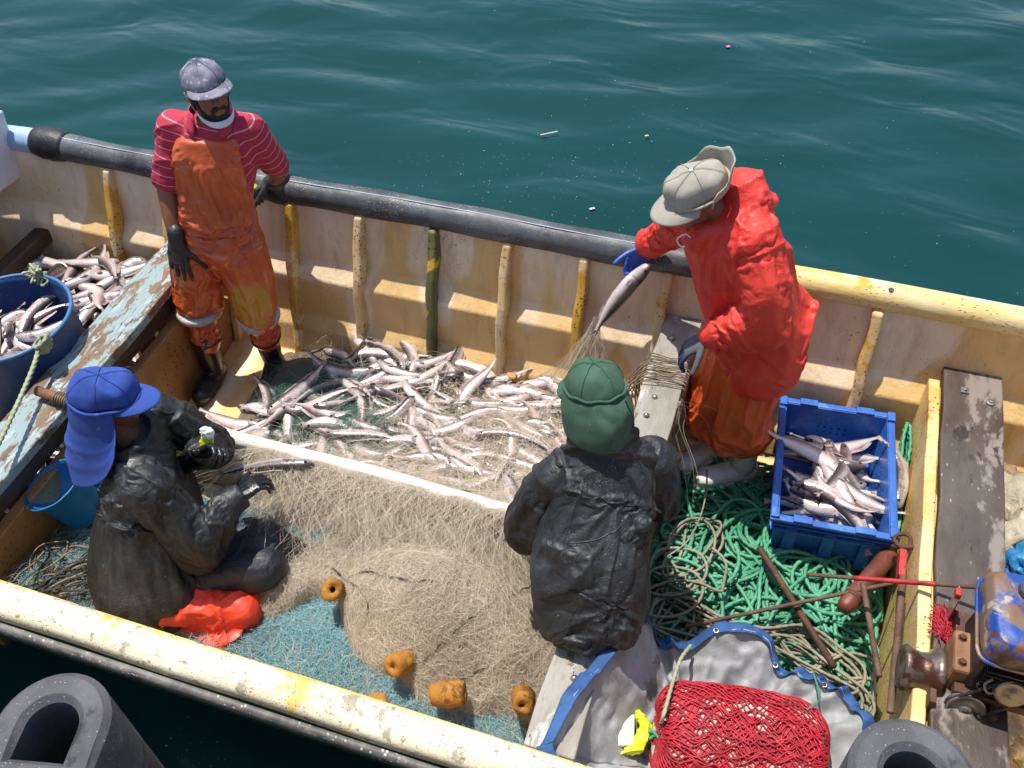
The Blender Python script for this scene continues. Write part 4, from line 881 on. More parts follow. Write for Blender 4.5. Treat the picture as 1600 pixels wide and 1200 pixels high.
    for j in range(n):
        q = j / (n - 1); a = math.radians(130 + 280 * q); x, y = math.cos(a), math.sin(a); ed = math.sin(math.pi * q) ** .35
        for i in range(m):
            t = i / (m - 1); bul = .30 * math.sin(math.pi * .5 * min(1, t * 1.9)) - .05 * t * t
            w = .004 * math.sin(13 * q + 4 * t) + .006 * math.sin(29 * q + 2) * (t > .05) * math.exp(-t * 5)
            Pf[i, j] = P(-.014 + .112 * y * (1 + bul * ed + w * 4), .094 * x * (1 + bul * .95 * ed + w * 4), .052 - (.085 + .080 * ed) * t + .006 * math.sin(11 * q) * t)
    Pf += .016 * fbm(Pf * 13, 71, 2)[..., None] * np.asarray(hf) + .010 * ((1 - np.abs(noise(Pf * np.array([22, 22, 7.]), 73))) ** 3 - .3)[..., None] * np.asarray(hf)
    solid(obj('neck_flap', grid_mesh('neck_flap', Pf), m_gh, o), .004)
    MB().tube([P(-.014 + .114 * math.sin(a), .097 * math.cos(a), .054 + .003 * math.sin(9 * a)) for a in np.linspace(0, 2 * math.pi, 50)], .0055, 8, cap=False).build('hat_band', m_gh, o, smooth=True)
    MB().tube(spline([P(-.15, .045, .055), P(-.16, .05, .03), P(-.172, .06, .0), P(-.17, .055, -.035)], 12), .003, 5).build('hat_cord', m_lash, o, smooth=True)
man_green()
# ================================================================== containers
m_crate = worn('blue_crate_plastic', '#22509c', '#3367b4', 4, .42, .25, 50, specks=[('#8ba0c8', 60, .08)], patch=[('#4477bd', 5, .4)])
CR = Matrix.Translation((.392, 1.778, .125)) @ Matrix.Rotation(rad(4.5), 4, 'Z')
def build_crate():
    th = thing('fish_crate', 'blue plastic fish crate full of hake on the green rope', 'crate'); th.matrix_world = CR
    W, L, H, T = .45, .64, .275, .012
    MB().box((0, 0, .009), (W - .05, L - .05, .018)).build('base', m_crate, th)
    def wall(name, w, axis, sgn, holes):
        # a slab with real rows of small drain holes, leaning slightly outwards
        cols = 15; rows = 9; mb = MB(); zs = np.linspace(.0, H, rows + 1); us = np.linspace(-w / 2, w / 2, cols + 1)
        hl = set(holes); hole_w = .011
        off = (L if axis == 'x' else W) / 2
        def P(u, z, t):
            lean = -.022 * (1 - z / H); d = off + lean - T / 2 + t * T / 2; uu = u * (1 - .07 * (1 - z / H))
            return (uu, sgn * d, z) if axis == 'x' else (sgn * d, uu, z)
        for i in range(cols):
            for j in range(rows):
                u0, u1, z0, z1 = us[i], us[i + 1], zs[j], zs[j + 1]
                def blk(a0, a1, b0, b1):
                    V = [P(a, b, t) for t in (-1, 1) for b in (b0, b1) for a in (a0, a1)]; mb.add(V, [(0, 2, 3, 1), (4, 5, 7, 6), (0, 1, 5, 4), (2, 6, 7, 3), (0, 4, 6, 2), (1, 3, 7, 5)])
                if (i, j) in hl:
                    cu, cz = (u0 + u1) / 2, (z0 + z1) / 2; h = hole_w / 2
                    blk(u0, cu - h, z0, z1); blk(cu + h, u1, z0, z1); blk(cu - h, cu + h, z0, cz - h); blk(cu - h, cu + h, cz + h, z1)
                else: blk(u0, u1, z0, z1)
        mb.build(name, m_crate, th)
    hs = [(i, j) for i in range(5, 10) for j in (4, 5)]
    wall('end_wall', W, 'x', 1, hs); wall('end_wall', W, 'x', -1, hs); wall('side_wall', L, 'y', 1, [(i, j) for i in range(3, 12) for j in (3, 4, 5, 6)]); wall('side_wall', L, 'y', -1, [(i, j) for i in range(3, 12) for j in (4, 5)])
    # rolled rim with a low notch on each side, ribs and lugs outside
    for s in (-1, 1):
        MB().box((0, s * (L / 2 + .006), H - .004), (W + .044, .030, .020)).build('rim', m_crate, th, bevel=.006)
        MB().box((s * (W / 2 + .006), 0, H - .004), (.030, L - .018, .020)).build('rim', m_crate, th, bevel=.006)
        for u in (-.15, 0, .15):
            MB().box((u, s * (L / 2 - .002), H * .42), (.05, .018, H * .72)).build('end_rib', m_crate, th, bevel=.003)
        for z in (.20, .235):
            MB().box((0, s * (L / 2 + .004), z), (W + .02, .020, .008)).build('ledge', m_crate, th, bevel=.002); MB().box((s * (W / 2 + .004), 0, z), (.020, L + .0, .008)).build('ledge', m_crate, th, bevel=.002)
        for v in (-.22, -.08, .08, .22): MB().box((s * (W / 2 - .002), v, H * .42), (.018, .03, H * .72)).build('side_rib', m_crate, th, bevel=.003)
        for u in (-.12, .12): MB().box((u, s * (L / 2 + .004), H + .010), (.075, .034, .012)).build('stacking_lug', m_crate, th, bevel=.003)
        for v in (-.31, .31): MB().box((s * (W / 2 + .004), v, H + .012), (.032, .05, .016)).build('corner_lug', m_crate, th, bevel=.003)
build_crate()
TUB = V3(-3.245, 1.235, .34)
def build_tub():
    th = thing('blue_tub', 'round dark blue plastic tub of fish behind the peeling left thwart', 'tub', loc=tuple(TUB))
    m = worn('blue_tub_plastic', '#12335f', '#1c4477', 4, .45, .3, 40, patch=[('#3f5f80', 6, .34)], specks=[('#9aa9b8', 60, .08)])
    MB().lathe([(.001, 0), (.262, 0), (.275, .02), (.290, .40), (.296, .425), (.284, .425), (.276, .40), (.260, .03), (.001, .025)], n=48).build('tub_wall', m, th, smooth=True)
    MB().tube([(.292 * math.cos(a), .292 * math.sin(a), .425) for a in np.linspace(0, 2 * math.pi, 49)], .009, 8, cap=False).build('rim', worn('tub_rim', '#2b5a8c', '#4a7aa6', 8, .45, .2), th, smooth=True)
build_tub()
def build_bucket():
    th = thing('bucket', 'light blue plastic bucket tipped beside the man in the blue cap', 'bucket'); th.matrix_world = Matrix.Translation((-2.63, .70, .25)) @ Matrix.Rotation(-.25, 4, 'Y') @ Matrix.Rotation(.15, 4, 'X')
    m = worn('cyan_plastic', '#0e5f94', '#1874aa', 6, .4, .2)
    MB().lathe([(.001, 0), (.088, 0), (.092, .01), (.115, .23), (.121, .235), (.121, .222), (.116, .222), (.111, .21), (.086, .015), (.001, .012)], n=36).build('bucket_wall', m, th, smooth=True)
    MB().tube(spline([(.118, 0, .225), (.09, -.09, .235), (0, -.135, .24), (-.09, -.09, .235), (-.118, 0, .225)], 24), .004, 6).build('handle', m, th, smooth=True)
build_bucket()
# ================================================================== fish
def m_fish():
    t = NT('hake_skin'); dv = t.attr('dv'); ln = t.attr('ln'); oi = t.n('ObjectInfo').outputs['Random']; v = t.coords()
    sh = t.math('ADD', t.math('ADD', t.math('MULTIPLY', dv, .5), .5), t.math('MULTIPLY', t.math('SUBTRACT', oi, .5), .34)); sh = t.math('ADD', sh, t.math('MULTIPLY', t.math('SUBTRACT', t.noise(v, 22, 5), .5), .30))
    c = t.ramp(sh, [(.12, hx('#e2d5d0')), (.42, hx('#c8bbb6')), (.60, hx('#9a908c')), (.76, hx('#665e5b')), (.95, hx('#3c3735'))])
    c = t.mix(t.math('MULTIPLY', t.ramp(t.noise(v, 9, 3), [(.52, 0.), (.66, 1.)]), .35), c, hx('#c08a84'))
    g = t.ramp(ln, [(.185, 0.), (.20, 1.), (.212, 1.), (.225, 0.)]); g = t.math('MULTIPLY', g, t.ramp(t.math('ABSOLUTE', dv), [(.45, 1.), (.75, 0.)])); c = t.mix(t.math('MULTIPLY', g, .45), c, hx('#4a2c2a'))
    h = t.ramp(ln, [(.0, 1.), (.17, .75), (.2, 0.)]); c = t.mix(t.math('MULTIPLY', h, .35), c, hx('#4c4442'))
    l = t.ramp(dv, [(.16, 0.), (.20, 1.), (.24, 0.)]); c = t.mix(t.math('MULTIPLY', l, .35), c, hx('#3b3533'))
    t.col(c); t.rough(t.ramp(t.noise(v, 30, 3), [(.3, .16), (.7, .36)])); t.set(Metallic=.25); t.b.inputs['Coat Weight'].default_value = .5; t.b.inputs['Coat Roughness'].default_value = .18
    vo = t.vor(v, 210); t.bump(t.math('ADD', vo, t.math('MULTIPLY', t.noise(v, 40, 4), 1.5)), .22, .004); return t.m
M_FISH = m_fish(); M_FIN = worn('hake_fin', '#7d6a66', '#a89490', 30, .4, .3, 90); M_EYE = worn('fish_eye', '#0b0b0c', '#1a1a1c', 30, .12, 0)
FT = np.array([0, .012, .035, .07, .12, .17, .21, .28, .38, .5, .62, .74, .84, .92, 1.0])
FH = np.interp(FT, [0, .02, .06, .15, .28, .45, .65, .82, .93, 1], [.018, .042, .060, .080, .090, .088, .070, .042, .024, .020])
FW = np.interp(FT, [0, .02, .06, .15, .28, .45, .65, .82, .93, 1], [.022, .044, .058, .068, .070, .066, .050, .028, .014, .007])
def make_fish_meshes(k):
    r = np.random.default_rng(100 + k); L = .37 * r.uniform(.9, 1.1); ph = r.choice([-1, 1]) * r.uniform(.3, 1.7); sc = r.uniform(-1.3, 1.3); fat = r.uniform(.92, 1.14)
    def C(t):     # spine: bends sideways, head at +x
        n = 60; s = np.linspace(0, 1, n); a = ph * (s - .3) + sc * .8 * np.sin(s * 3.0) * (s > .15); x = np.concatenate([[0], np.cumsum(-np.cos(a[:-1]) / (n - 1))]); y = np.concatenate([[0], np.cumsum(np.sin(a[:-1]) / (n - 1))])
        xm, ym = x[24], y[24]; return np.array([np.interp(t, s, x) - xm, 0, np.interp(t, s, y) - ym]) * L, np.interp(t, s, a)
    n = 12; V = []; dv = []; ln = []
    for t, h, w in zip(FT, FH * fat, FW * fat):
        c, a = C(t); sx, sy = math.sin(a), math.cos(a)
        for j in range(n):
            th = 2 * math.pi * j / n; z = math.sin(th); y = math.cos(th); y = math.copysign(abs(y) ** 1.15, y)
            off = -.012 * L * max(0, 1 - t * 7)
            V.append(c + V3(sx * z * h, y * w, sy * z * h) * L + V3(0, 0, off)); dv.append(z); ln.append(t)
    m = len(FT); I = np.arange(m * n).reshape(m, n); J = np.roll(I, -1, 1); F4 = np.stack([I[:-1], J[:-1], J[1:], I[1:]], -1).reshape(-1, 4)
    V.append(C(0)[0] + V3(.004, 0, -.012 * L)); dv.append(0); ln.append(0); F3 = np.array([(m * n, (j + 1) % n, j) for j in range(n)])
    me = mesh_np('fish_body', np.array(V), [F4, F3]); attr(me, 'dv', dv); attr(me, 'ln', ln); me.materials.append(M_FISH)
    # tail fan
    c, a = C(1.0); d = V3(-math.cos(a), 0, math.sin(a)); nn = V3(math.sin(a), 0, math.cos(a)); P = np.zeros((4, 7, 3))
    for i in range(4):
        for j in range(7): q = (j - 3) / 3; s = i / 3; P[i, j] = c + d * s * .075 * L * (1 - .16 * (1 - abs(q)) * 1) + nn * q * L * (.016 + .024 * s ** .8) + V3(0, 1, 0) * .004 * math.sin(j * 2 + s * 3)
    tail = grid_mesh('tail_fin', P); tail.materials.append(M_FIN)
    def fin(nm, t0, t1, sg, hh):
        P = np.zeros((3, 9, 3))
        for j in range(9):
            t = t0 + (t1 - t0) * j / 8; c, a = C(t); h = np.interp(t, FT, FH) * fat; e = math.sin(math.pi * min(1, (j + .4) / 8.4)) ** .5
            for i in range(3): P[i, j] = c + V3(-.012 * i / 2, .003 * math.sin(j), 0) + V3(math.sin(a), 0, math.cos(a)) * sg * L * (h * .93 + hh * e * i / 2)
        m_ = grid_mesh(nm, P); m_.materials.append(M_FIN); return m_
    df = fin('dorsal_fin', .30, .85, 1, .026); af = fin('anal_fin', .48, .85, -1, .022)
    P = np.zeros((5, 4, 3)); c, a = C(.235); w = np.interp(.235, FT, FW) * fat
    for i in range(5):
        for j in range(4): s = i / 4; q = j / 3 - .5; P[i, j] = c + V3(-s * .11 * L, (w + .004 + .020 * s) * L, q * L * (.012 + .035 * math.sin(math.pi * min(1, s * 1.05)) ** .7) - .012 * L)
    pf = grid_mesh('pectoral_fin', P); pf.materials.append(M_FIN)
    ey = []
    for s in (1, -1):
        c, a = C(.075); mb = MB(); mb.lathe([(.001, .0042), (.005, .003), (.0066, 0), (.001, -.003)], c + V3(0, s * np.interp(.075, FT, FW) * L * fat * .90, .012 * L), (.1, s, .25), 10); e = mb.mesh('eye', True); e.materials.append(M_EYE); ey.append(e)
    return [me, ('tail_fin', tail), ('dorsal_fin', df), ('anal_fin', af), ('pectoral_fin', pf), ('eye', ey[0]), ('eye', ey[1])]
FISH = [make_fish_meshes(k) for k in range(14)]
NFISH = 0
STRAIGHT = min(range(14), key=lambda k: np.ptp(vco(FISH[k][0])[:, 2]))
def put_fish(loc, yaw, roll, pitch=0, label=None, group=None, k=None, scale=1.0, parts=True):
    global NFISH
    k = NFISH % len(FISH) if k is None else k; NFISH += 1; F = FISH[k]
    o = bpy.data.objects.new('fish', F[0]); COL.objects.link(o)
    o.matrix_world = Matrix.Translation(loc) @ Matrix.Rotation(yaw, 4, 'Z') @ Matrix.Rotation(pitch, 4, 'Y') @ Matrix.Rotation(roll, 4, 'X') @ Matrix.Scale(scale, 4)
    tag(o, label, 'fish', group)
    for nm, m in (F[1:] if parts else F[1:3]):
        c = bpy.data.objects.new(nm, m); COL.objects.link(c); c.parent = o
    return o
def scatter(n, fn, dmin, seed):
    r = np.random.default_rng(seed); pts = []; tries = 0
    while len(pts) < n and tries < n * 400:
        tries += 1; p = fn(r)
        if p is None: continue
        if all((p[0] - q[0]) ** 2 + (p[1] - q[1]) ** 2 > dmin * dmin for q in pts): pts.append(p)
    return pts
def side_roll(r): return (math.pi / 2 if r.random() < .5 else -math.pi / 2) + r.uniform(-.55, .55)
# --- fish heap in the middle hold
def Hmid(x, y):
    x = np.asarray(x, float); y = np.asarray(y, float)
    e = np.clip((x + 2.50) / .35, 0, 1) * np.clip((2.14 - y) / .12, 0, 1) ** .6
    h = .03 + .09 * e + .07 * np.exp(-((x + 1.25) / .55) ** 2 - ((y - 1.55) / .28) ** 2) + .03 * np.sin(x * 7 + y * 3) * np.sin(y * 9 - x * 2)
    return h + .06 * np.exp(-((x + .75) / .3) ** 2 - ((y - 1.4) / .3) ** 2)
r_ = np.random.default_rng(5)
def fm(r):
    x, y = r.uniform(-2.33, -.50), r.uniform(1.18, 2.06)
    if x < -2.05 and (y > 1.62 or y < 1.27): return None
    if x < -2.0 and y > 1.45 and x < -2.25: return None
    return (x, y)
for i, (x, y) in enumerate(scatter(172, fm, .060, 21)):
    z = float(Hmid(x, y)) + r_.uniform(.055, .095)
    yaw = (r_.normal(.25, .5) if r_.random() < .8 else r_.uniform(0, 6.283)) + (math.pi if r_.random() < .5 else 0); lie = 'lengthwise' if abs(math.cos(yaw)) > .72 else 'crosswise' if abs(math.sin(yaw)) > .72 else 'aslant'
    zone = 'under dark green netting near the bib man' if x < -1.72 else 'against the ribs at the back of the middle heap' if y > 1.84 else 'close behind the pale rail in the middle heap' if y < 1.36 else 'at the thwart end of the middle heap' if x < -.3 and x > -.85 else 'in the centre of the middle heap'
    put_fish((x, y, z), yaw, side_roll(r_), r_.uniform(-.035, .035), 'silvery hake lying %s %s' % (lie, zone), 'fish heaped in the middle hold', scale=r_.uniform(.78, 1.0))
put_fish((-1.93, 2.075, .17), 1.5, 0, 1.25, 'grey hake standing head up against the far side between two ribs', None)
# --- fish in the left hold
def Hleft(x, y):
    x = np.asarray(x, float); y = np.asarray(y, float)
    return .25 + .06 * np.sin(x * 6 + y * 5) * .4 + .10 * np.clip((x + 3.7) / .7, 0, 1) + .06 * np.clip((y - 1.4) / .7, 0, 1)
def fl(r):
    x, y = r.uniform(-3.86, -3.02), r.uniform(.55, 2.02)
    return None if (y < 1.25 and x < -3.2) else (x, y)
for i, (x, y) in enumerate(scatter(84, fl, .065, 33)):
    if (x - TUB[0]) ** 2 + (y - TUB[1]) ** 2 < .20 ** 2: continue
    z = float(Hleft(x, y)) + r_.uniform(.01, .06); near = (x - TUB[0]) ** 2 + (y - TUB[1]) ** 2 < .42 ** 2
    zone = 'beside the peeling thwart in the left hold' if x > -3.25 else 'against the far ribs of the left hold' if y > 1.75 else 'behind the blue tub in the left hold'
    put_fish((x, y, z - (.08 if near else 0)), r_.uniform(0, 6.283), side_roll(r_), r_.uniform(-.15, .15), 'hake lying loose ' + zone, 'fish in the left hold')
put_fish((-3.62, 1.93, .38), 1.9, 0, 1.2, 'hake leaning upright in the shaded corner by the bow bulkhead', None)
# --- fish in the tub
for i, (x, y) in enumerate(scatter(18, lambda r: (lambda a, q: (TUB[0] + q * math.cos(a), TUB[1] + q * math.sin(a)))(r.uniform(0, 6.28), r.uniform(0, .15)), .035, 41)):
    put_fish((x, y, TUB[2] + .24 + .0045 * i + .02 * math.sin(i)), r_.uniform(0, 6.283), side_roll(r_), r_.uniform(-.12, .12), 'hake packed inside the round blue tub', 'fish in the blue tub', scale=.86)
# --- fish in the crate
rc = np.random.default_rng(77)
for i in range(30):
    u, v = rc.uniform(-.075, .075), rc.uniform(-.185, .17); ac = v > .10 or v < -.085; u *= .25 if ac else 1; z = .14 + .0030 * i + .006 * rc.random()
    p = CR @ Vector((u, v, z)); yaw = rad(4.5) + ((-1.05 + rc.normal(0, .25) if not ac else -.05 + rc.normal(0, .15)) + rc.choice([0, math.pi]))
    put_fish(tuple(p), yaw, side_roll(rc), rc.uniform(-.035, .035), 'hake lying %s in the %s of the blue plastic crate' % ('across' if ac else 'aslant', 'near half' if v < -.08 else 'middle' if v < .03 else 'far end'), 'fish in the blue crate', scale=1.02)
# --- single fish
put_fish((.664, 1.80, .37), -1.3, 1.4, .15, 'pale hake lying on rope between the crate and the yellow partition')
hf_ = put_fish((-.625, 2.145, .79), 0, 0, 0, 'pinkish hake held up in a blue glove over the far gunwale', k=STRAIGHT, scale=1.0)
fx = nrm(V3(-.534, 2.2, .90) - V3(-.72, 2.08, .66)); fy = V3(0, -.999, 3.589) - V3(-.625, 2.145, .79); fy = nrm(fy - fx * (fy @ fx)); fz = np.cross(fx, fy); hf_.matrix_world = Matrix(((fx[0], fy[0], fz[0], -.625), (fx[1], fy[1], fz[1], 2.13), (fx[2], fy[2], fz[2], .825), (0, 0, 0, 1))) @ Matrix.Scale(1.02, 4)
put_fish((-1.80, 1.005, .515), .25, 1.4, -.10, 'grey hake draped over the pale rail in front of the blue-capped man', k=5)
put_fish((-.70, 1.135, .62), 1.1, 1.3, -.75, 'hake standing up beside the green-hatted man at the rail end', k=2, scale=.9)
put_fish((-.83, 1.17, .42), 2.25, 1.5, .05, 'bright silver hake hanging in net over the right end of the rail', k=8)
# ================================================================== nets
def m_net(name, a, b, rough=.6, spec=.3):
    t = NT(name); v = t.coords(); oi = t.attr('tone'); t.col(t.mix(t.math('ADD', t.math('MULTIPLY', oi, .8), t.math('MULTIPLY', t.noise(v, 6, 3), .3)), hx(a), hx(b))); t.rough(rough); t.b.inputs['Specular IOR Level'].default_value = spec; return t.m
M_NB = m_net('brown_net_twine', '#8f7f6a', '#dccfba'); M_NT = m_net('teal_net_twine', '#2a6672', '#86b2b8'); M_NG = m_net('green_net_twine', '#20403a', '#4d7a68')
M_MB = worn('brown_net_mass', '#95866f', '#bdad94', 22, .9, .5, 110, lo=.25, hi=.75); M_MT = worn('teal_net_mass', '#1c4c56', '#437f89', 22, .85, 1.0, 110, lo=.25, hi=.75); M_MF = worn('wet_net_mass', '#4a3a2e', '#86735f', 20, .7, 1.0, 90, lo=.25, hi=.75)
def hfield(name, H, x0, x1, y0, y1, step, mat, parent, rough=.012, fs=14, seed=0, zlow=.0):
    X = np.arange(x0, x1 + 1e-6, step); Y = np.arange(y0, y1 + 1e-6, step); gx, gy = np.meshgrid(X, Y, indexing='ij'); z = H(gx, gy); q = np.stack([gx, gy, gx * 0], -1)
    z = z + rough * (1 - 2 * np.abs(noise(q * fs, seed))) + rough * .6 * noise(q * fs * 2.3, seed + 1)
    edge = np.minimum(np.minimum(gx - x0, x1 - gx), np.minimum(gy - y0, y1 - gy)); z = np.where(edge < 1e-4, zlow, z)
    return tag(obj(name, grid_mesh(name, np.stack([gx, gy, z], -1)), mat, parent), kind='stuff')
def net_strands(name, n, K, L, start, flow, H, lift, r, mat, parent, seed, curl=1.5, zamp=.02, clip=None):
    """random threads that follow the heap's surface"""
    g = np.random.default_rng(seed); p = start(g, n); P = np.zeros((n, K, 3)); ds = (L * g.uniform(.6, 1.3, n)) / (K - 1)
    th = flow(p[:, 0], p[:, 1]) + 1.1 * fbm(np.stack([p[:, 0] * 4, p[:, 1] * 4, p[:, 0] * 0], 1), seed + 50, 2) + g.normal(0, .16, n) + np.where(g.random(n) < .16, g.uniform(-1.6, 1.6, n), 0); kap = g.normal(0, curl, n); ph = g.uniform(0, 6.28, n); lf = lift * g.random(n) ** 1.5; fq = g.uniform(.5, 1.3, n); tone = np.clip(.45 * g.random(n) + .55 * (.5 + .9 * fbm(np.stack([p[:, 0] * 6, p[:, 1] * 6, p[:, 0] * 0], 1), seed, 3)), 0, 1)
    x, y = p[:, 0].copy(), p[:, 1].copy()
    for k in range(K):
        z = H(x, y) + lf + zamp * np.sin(ph + k * fq); P[:, k] = np.stack([x, y, z], 1)
        th = th + kap * ds * 6 + g.normal(0, .20, n); x = x + np.cos(th) * ds; y = y + np.sin(th) * ds
        if clip: x = np.clip(x, clip[0], clip[1]); y = np.clip(y, clip[2], clip[3])
    V, F = ribbons(P, r * g.uniform(.7, 1.35, n), seed); me = mesh_np(name, V, F); attr(me, 'tone', np.repeat(tone, K * 2)); return tag(obj(name, me, mat, parent), kind='stuff')
def sm(a, b, x): t = np.clip((x - a) / (b - a), 0, 1); return t * t * (3 - 2 * t)
def Hnear(x, y):
    x = np.asarray(x, float); y = np.asarray(y, float)
    h = .14 + .36 * np.exp(-((x + 1.0) / .44) ** 2 - ((y - .68) / .26) ** 2) + .06 * np.exp(-((x + .9) / .3) ** 2 - ((y - .40) / .16) ** 2)
    h = h + .10 * sm(.90, 1.06, y) * sm(-2.2, -1.8, x) + .10 * np.exp(-((x + 1.68) / .20) ** 2 - ((y - .66) / .22) ** 2) - .05 * np.exp(-((x + 1.45) / .16) ** 2 - ((y - .38) / .13) ** 2)
    q = np.stack([x * 5, y * 5, x * 0], -1)
    return np.minimum(h, .52) + .045 * fbm(q, 77, 3)
def Hteal(x, y):
    x = np.asarray(x, float); y = np.asarray(y, float); return .19 + .08 * np.exp(-((x + 1.45) / .3) ** 2 - ((y - .42) / .2) ** 2) + .06 * np.sin(x * 5) * np.sin(y * 7 + x) + .05 * sm(-2.3, -2.6, x)
net_b = thing('brown_net', 'tangled beige brown gill net heaped along the near side with orange floats', 'net')
net_t = thing('teal_net', 'blue green netting spread beneath the beige net along the near side', 'net')
# brown heap body, cut where the teal net shows
YBX = [-2.3, -1.95, -1.90, -1.72, -1.62, -1.5, -1.38, -1.25, -1.1, -.9, -.7, -.5]; YBY = [.98, .90, .48, .42, .50, .62, .58, .44, .35, .30, .32, .42]
def Hbrown(x, y):
    yb = np.interp(x, YBX, YBY) + .03 * np.sin(x * 17); c = sm(yb - .06, yb + .05, y)
    return Hnear(x, y) * c + (1 - c) * .05
hfield('net_mass', Hbrown, -2.6, -.47, .26, 1.06, .016, M_MB, net_b, .024, 13, 3)
hfield('net_mass', Hteal, -2.73, -.46, .26, 1.06, .025, M_MT, net_t, .018, 14, 6)
cx, cy = -1.08, .66
def swirl(x, y): return np.arctan2((x - cx) * .55, -(y - cy) * 1.0) + .5 * np.sin(x * 4 + y * 3)
def st_heap(g, n):
    a = np.stack([g.uniform(-2.0, -.50, n * 4), g.uniform(.22, 1.04, n * 4)], 1); w = Hbrown(a[:, 0], a[:, 1]); a = a[g.random(len(a)) < np.clip((w - .10) / .2, 0, 1)]
    return a[np.arange(n) % len(a)]
CL = (-2.7, -.475, .21, 1.06)
net_strands('net_threads', 34000, 11, .42, st_heap, swirl, Hbrown, .055, .0003, M_NB, net_b, 1, 1.3, .016, CL)
net_strands('net_threads', 1400, 14, .60, st_heap, swirl, Hbrown, .07, .0003, M_NB, net_b, 4, .8, .03, CL)
net_strands('net_threads', 14000, 7, .11, st_heap, lambda x, y: swirl(x, y) + 3 * np.sin(x * 40) , Hbrown, .07, .00032, M_NB, net_b, 2, 7, .016, CL)
def st_edge(g, n): return np.stack([g.uniform(-2.0, -.5, n), g.uniform(.24, .7, n)], 1)
net_strands('net_threads', 1800, 12, .40, lambda g, n: np.stack([g.uniform(-2.6, -.5, n), g.uniform(.24, .62, n)], 1), swirl, lambda x, y: np.maximum(Hbrown(x, y), Hteal(x, y)), .05, .00032, M_NB, net_b, 3, 1.8, .015, CL)
# threads hanging from the rail on both sides
def hang(name, n, xs, ya, yb, za, zb, seed, parent, mat, K=9, r=.0007, ex=.12):
    g = np.random.default_rng(seed); x = g.uniform(*xs, n); t = np.linspace(0, 1, K)[None]; ex = g.normal(0, ex, n)[:, None]; P = np.zeros((n, K, 3))
    w = .02 * np.sin(t * g.uniform(4, 9, n)[:, None] + g.uniform(0, 6, n)[:, None])
    P[..., 0] = x[:, None] + ex * t + w; P[..., 1] = ya + (g.uniform(*yb, n)[:, None] - ya) * t ** .8 + .014 * np.sin(t * 7 + x[:, None] * 30); P[..., 2] = za + (g.uniform(*zb, n)[:, None] - za) * t ** 1.3 + .018 * np.sin(math.pi * t) * g.uniform(-.5, 2.2, n)[:, None]
    V, F = ribbons(P, r * g.uniform(.7, 1.3, n), seed); me = mesh_np(name, V, F); attr(me, 'tone', np.repeat(g.random(n), K * 2)); tag(obj(name, me, mat, parent), kind='stuff')
hang('net_threads', 2200, (-1.95, -.75), 1.065, (.66, 1.02), .525, (.28, .47), 5, net_b, M_NB, ex=.22, r=.00028)
hang('net_threads', 1100, (-1.75, -.7), 1.10, (1.14, 1.38), .525, (.26, .42), 6, net_b, M_NB, ex=.2, r=.0003)
# teal threads
def st_teal(g, n):
    a = np.stack([g.uniform(-2.68, -.52, n), g.uniform(.22, .62, n)], 1); a[: n // 3, 0] = g.uniform(-1.8, -1.2, n // 3); a[: n // 3, 1] = g.uniform(.25, .62, n // 3); return a
net_strands('net_threads', 12000, 9, .20, st_teal, lambda x, y: 2 * np.sin(x * 5 + y * 6), Hteal, .045, .0005, M_NT, net_t, 7, 3, .012, (-2.72, -.48, .22, 1.05))
net_strands('net_threads', 500, 9, .2, lambda g, n: np.stack([g.uniform(-1.95, -1.62, n), g.uniform(.68, 1.0, n)], 1), lambda x, y: x * 9, Hnear, .05, .00085, M_NT, net_t, 8, 3, .012, CL)
# dark cords in the nets
M_CORD = worn('dark_cord', '#2e261f', '#4a3f34', 40, .8, .5, 200); M_CORD2 = worn('tan_cord', '#6d5d47', '#8d7b62', 40, .8, .5, 200)
def cord(pts, H, r, mat, parent, name='float_line', n=90, lift=.055):
    P = spline([(x, y, float(H(x, y)) + lift) for x, y in pts], n); P[:, 2] += .008 * np.sin(np.arange(n) * .9); a = Acc(); a.add(rope_verts(P, r, .03)); return obj(name, a.mesh(name), mat, parent)
cord([(-1.45, .72), (-1.2, .56), (-1.28, .46), (-1.42, .55), (-1.33, .68), (-1.05, .64), (-.85, .72)], Hbrown, .0042, M_CORD, net_b)
cord([(-1.02, .36), (-.92, .44), (-.80, .60), (-.70, .80), (-.62, .98)], Hbrown, .004, M_CORD, net_b)
cord([(-1.62, .90), (-1.35, .93), (-1.05, .90), (-.85, .80)], Hbrown, .0042, M_CORD, net_b)
cord([(-1.25, .70), (-1.32, .52), (-1.22, .36), (-1.05, .33), (-.85, .38), (-.70, .50)], Hbrown, .0042, M_CORD, net_b)
for k in range(9):
    g = np.random.default_rng(300 + k); c0 = V3(-2.55 + .06 * k % .3, .25 + .03 * k, 0); cord([(g.uniform(-2.68, -2.3), g.uniform(.18, .55)) for _ in range(7)], Hteal, .004, M_CORD if k % 3 else M_CORD2, net_t, 'net_cord', 70)
for k in range(5):
    g = np.random.default_rng(340 + k); cord([(g.uniform(-1.9, -1.6), g.uniform(.22, .5)) for _ in range(7)], lambda x, y: np.maximum(Hteal(x, y), Hbrown(x, y)), .0035, M_CORD2, net_b, 'net_cord', 70, .03)
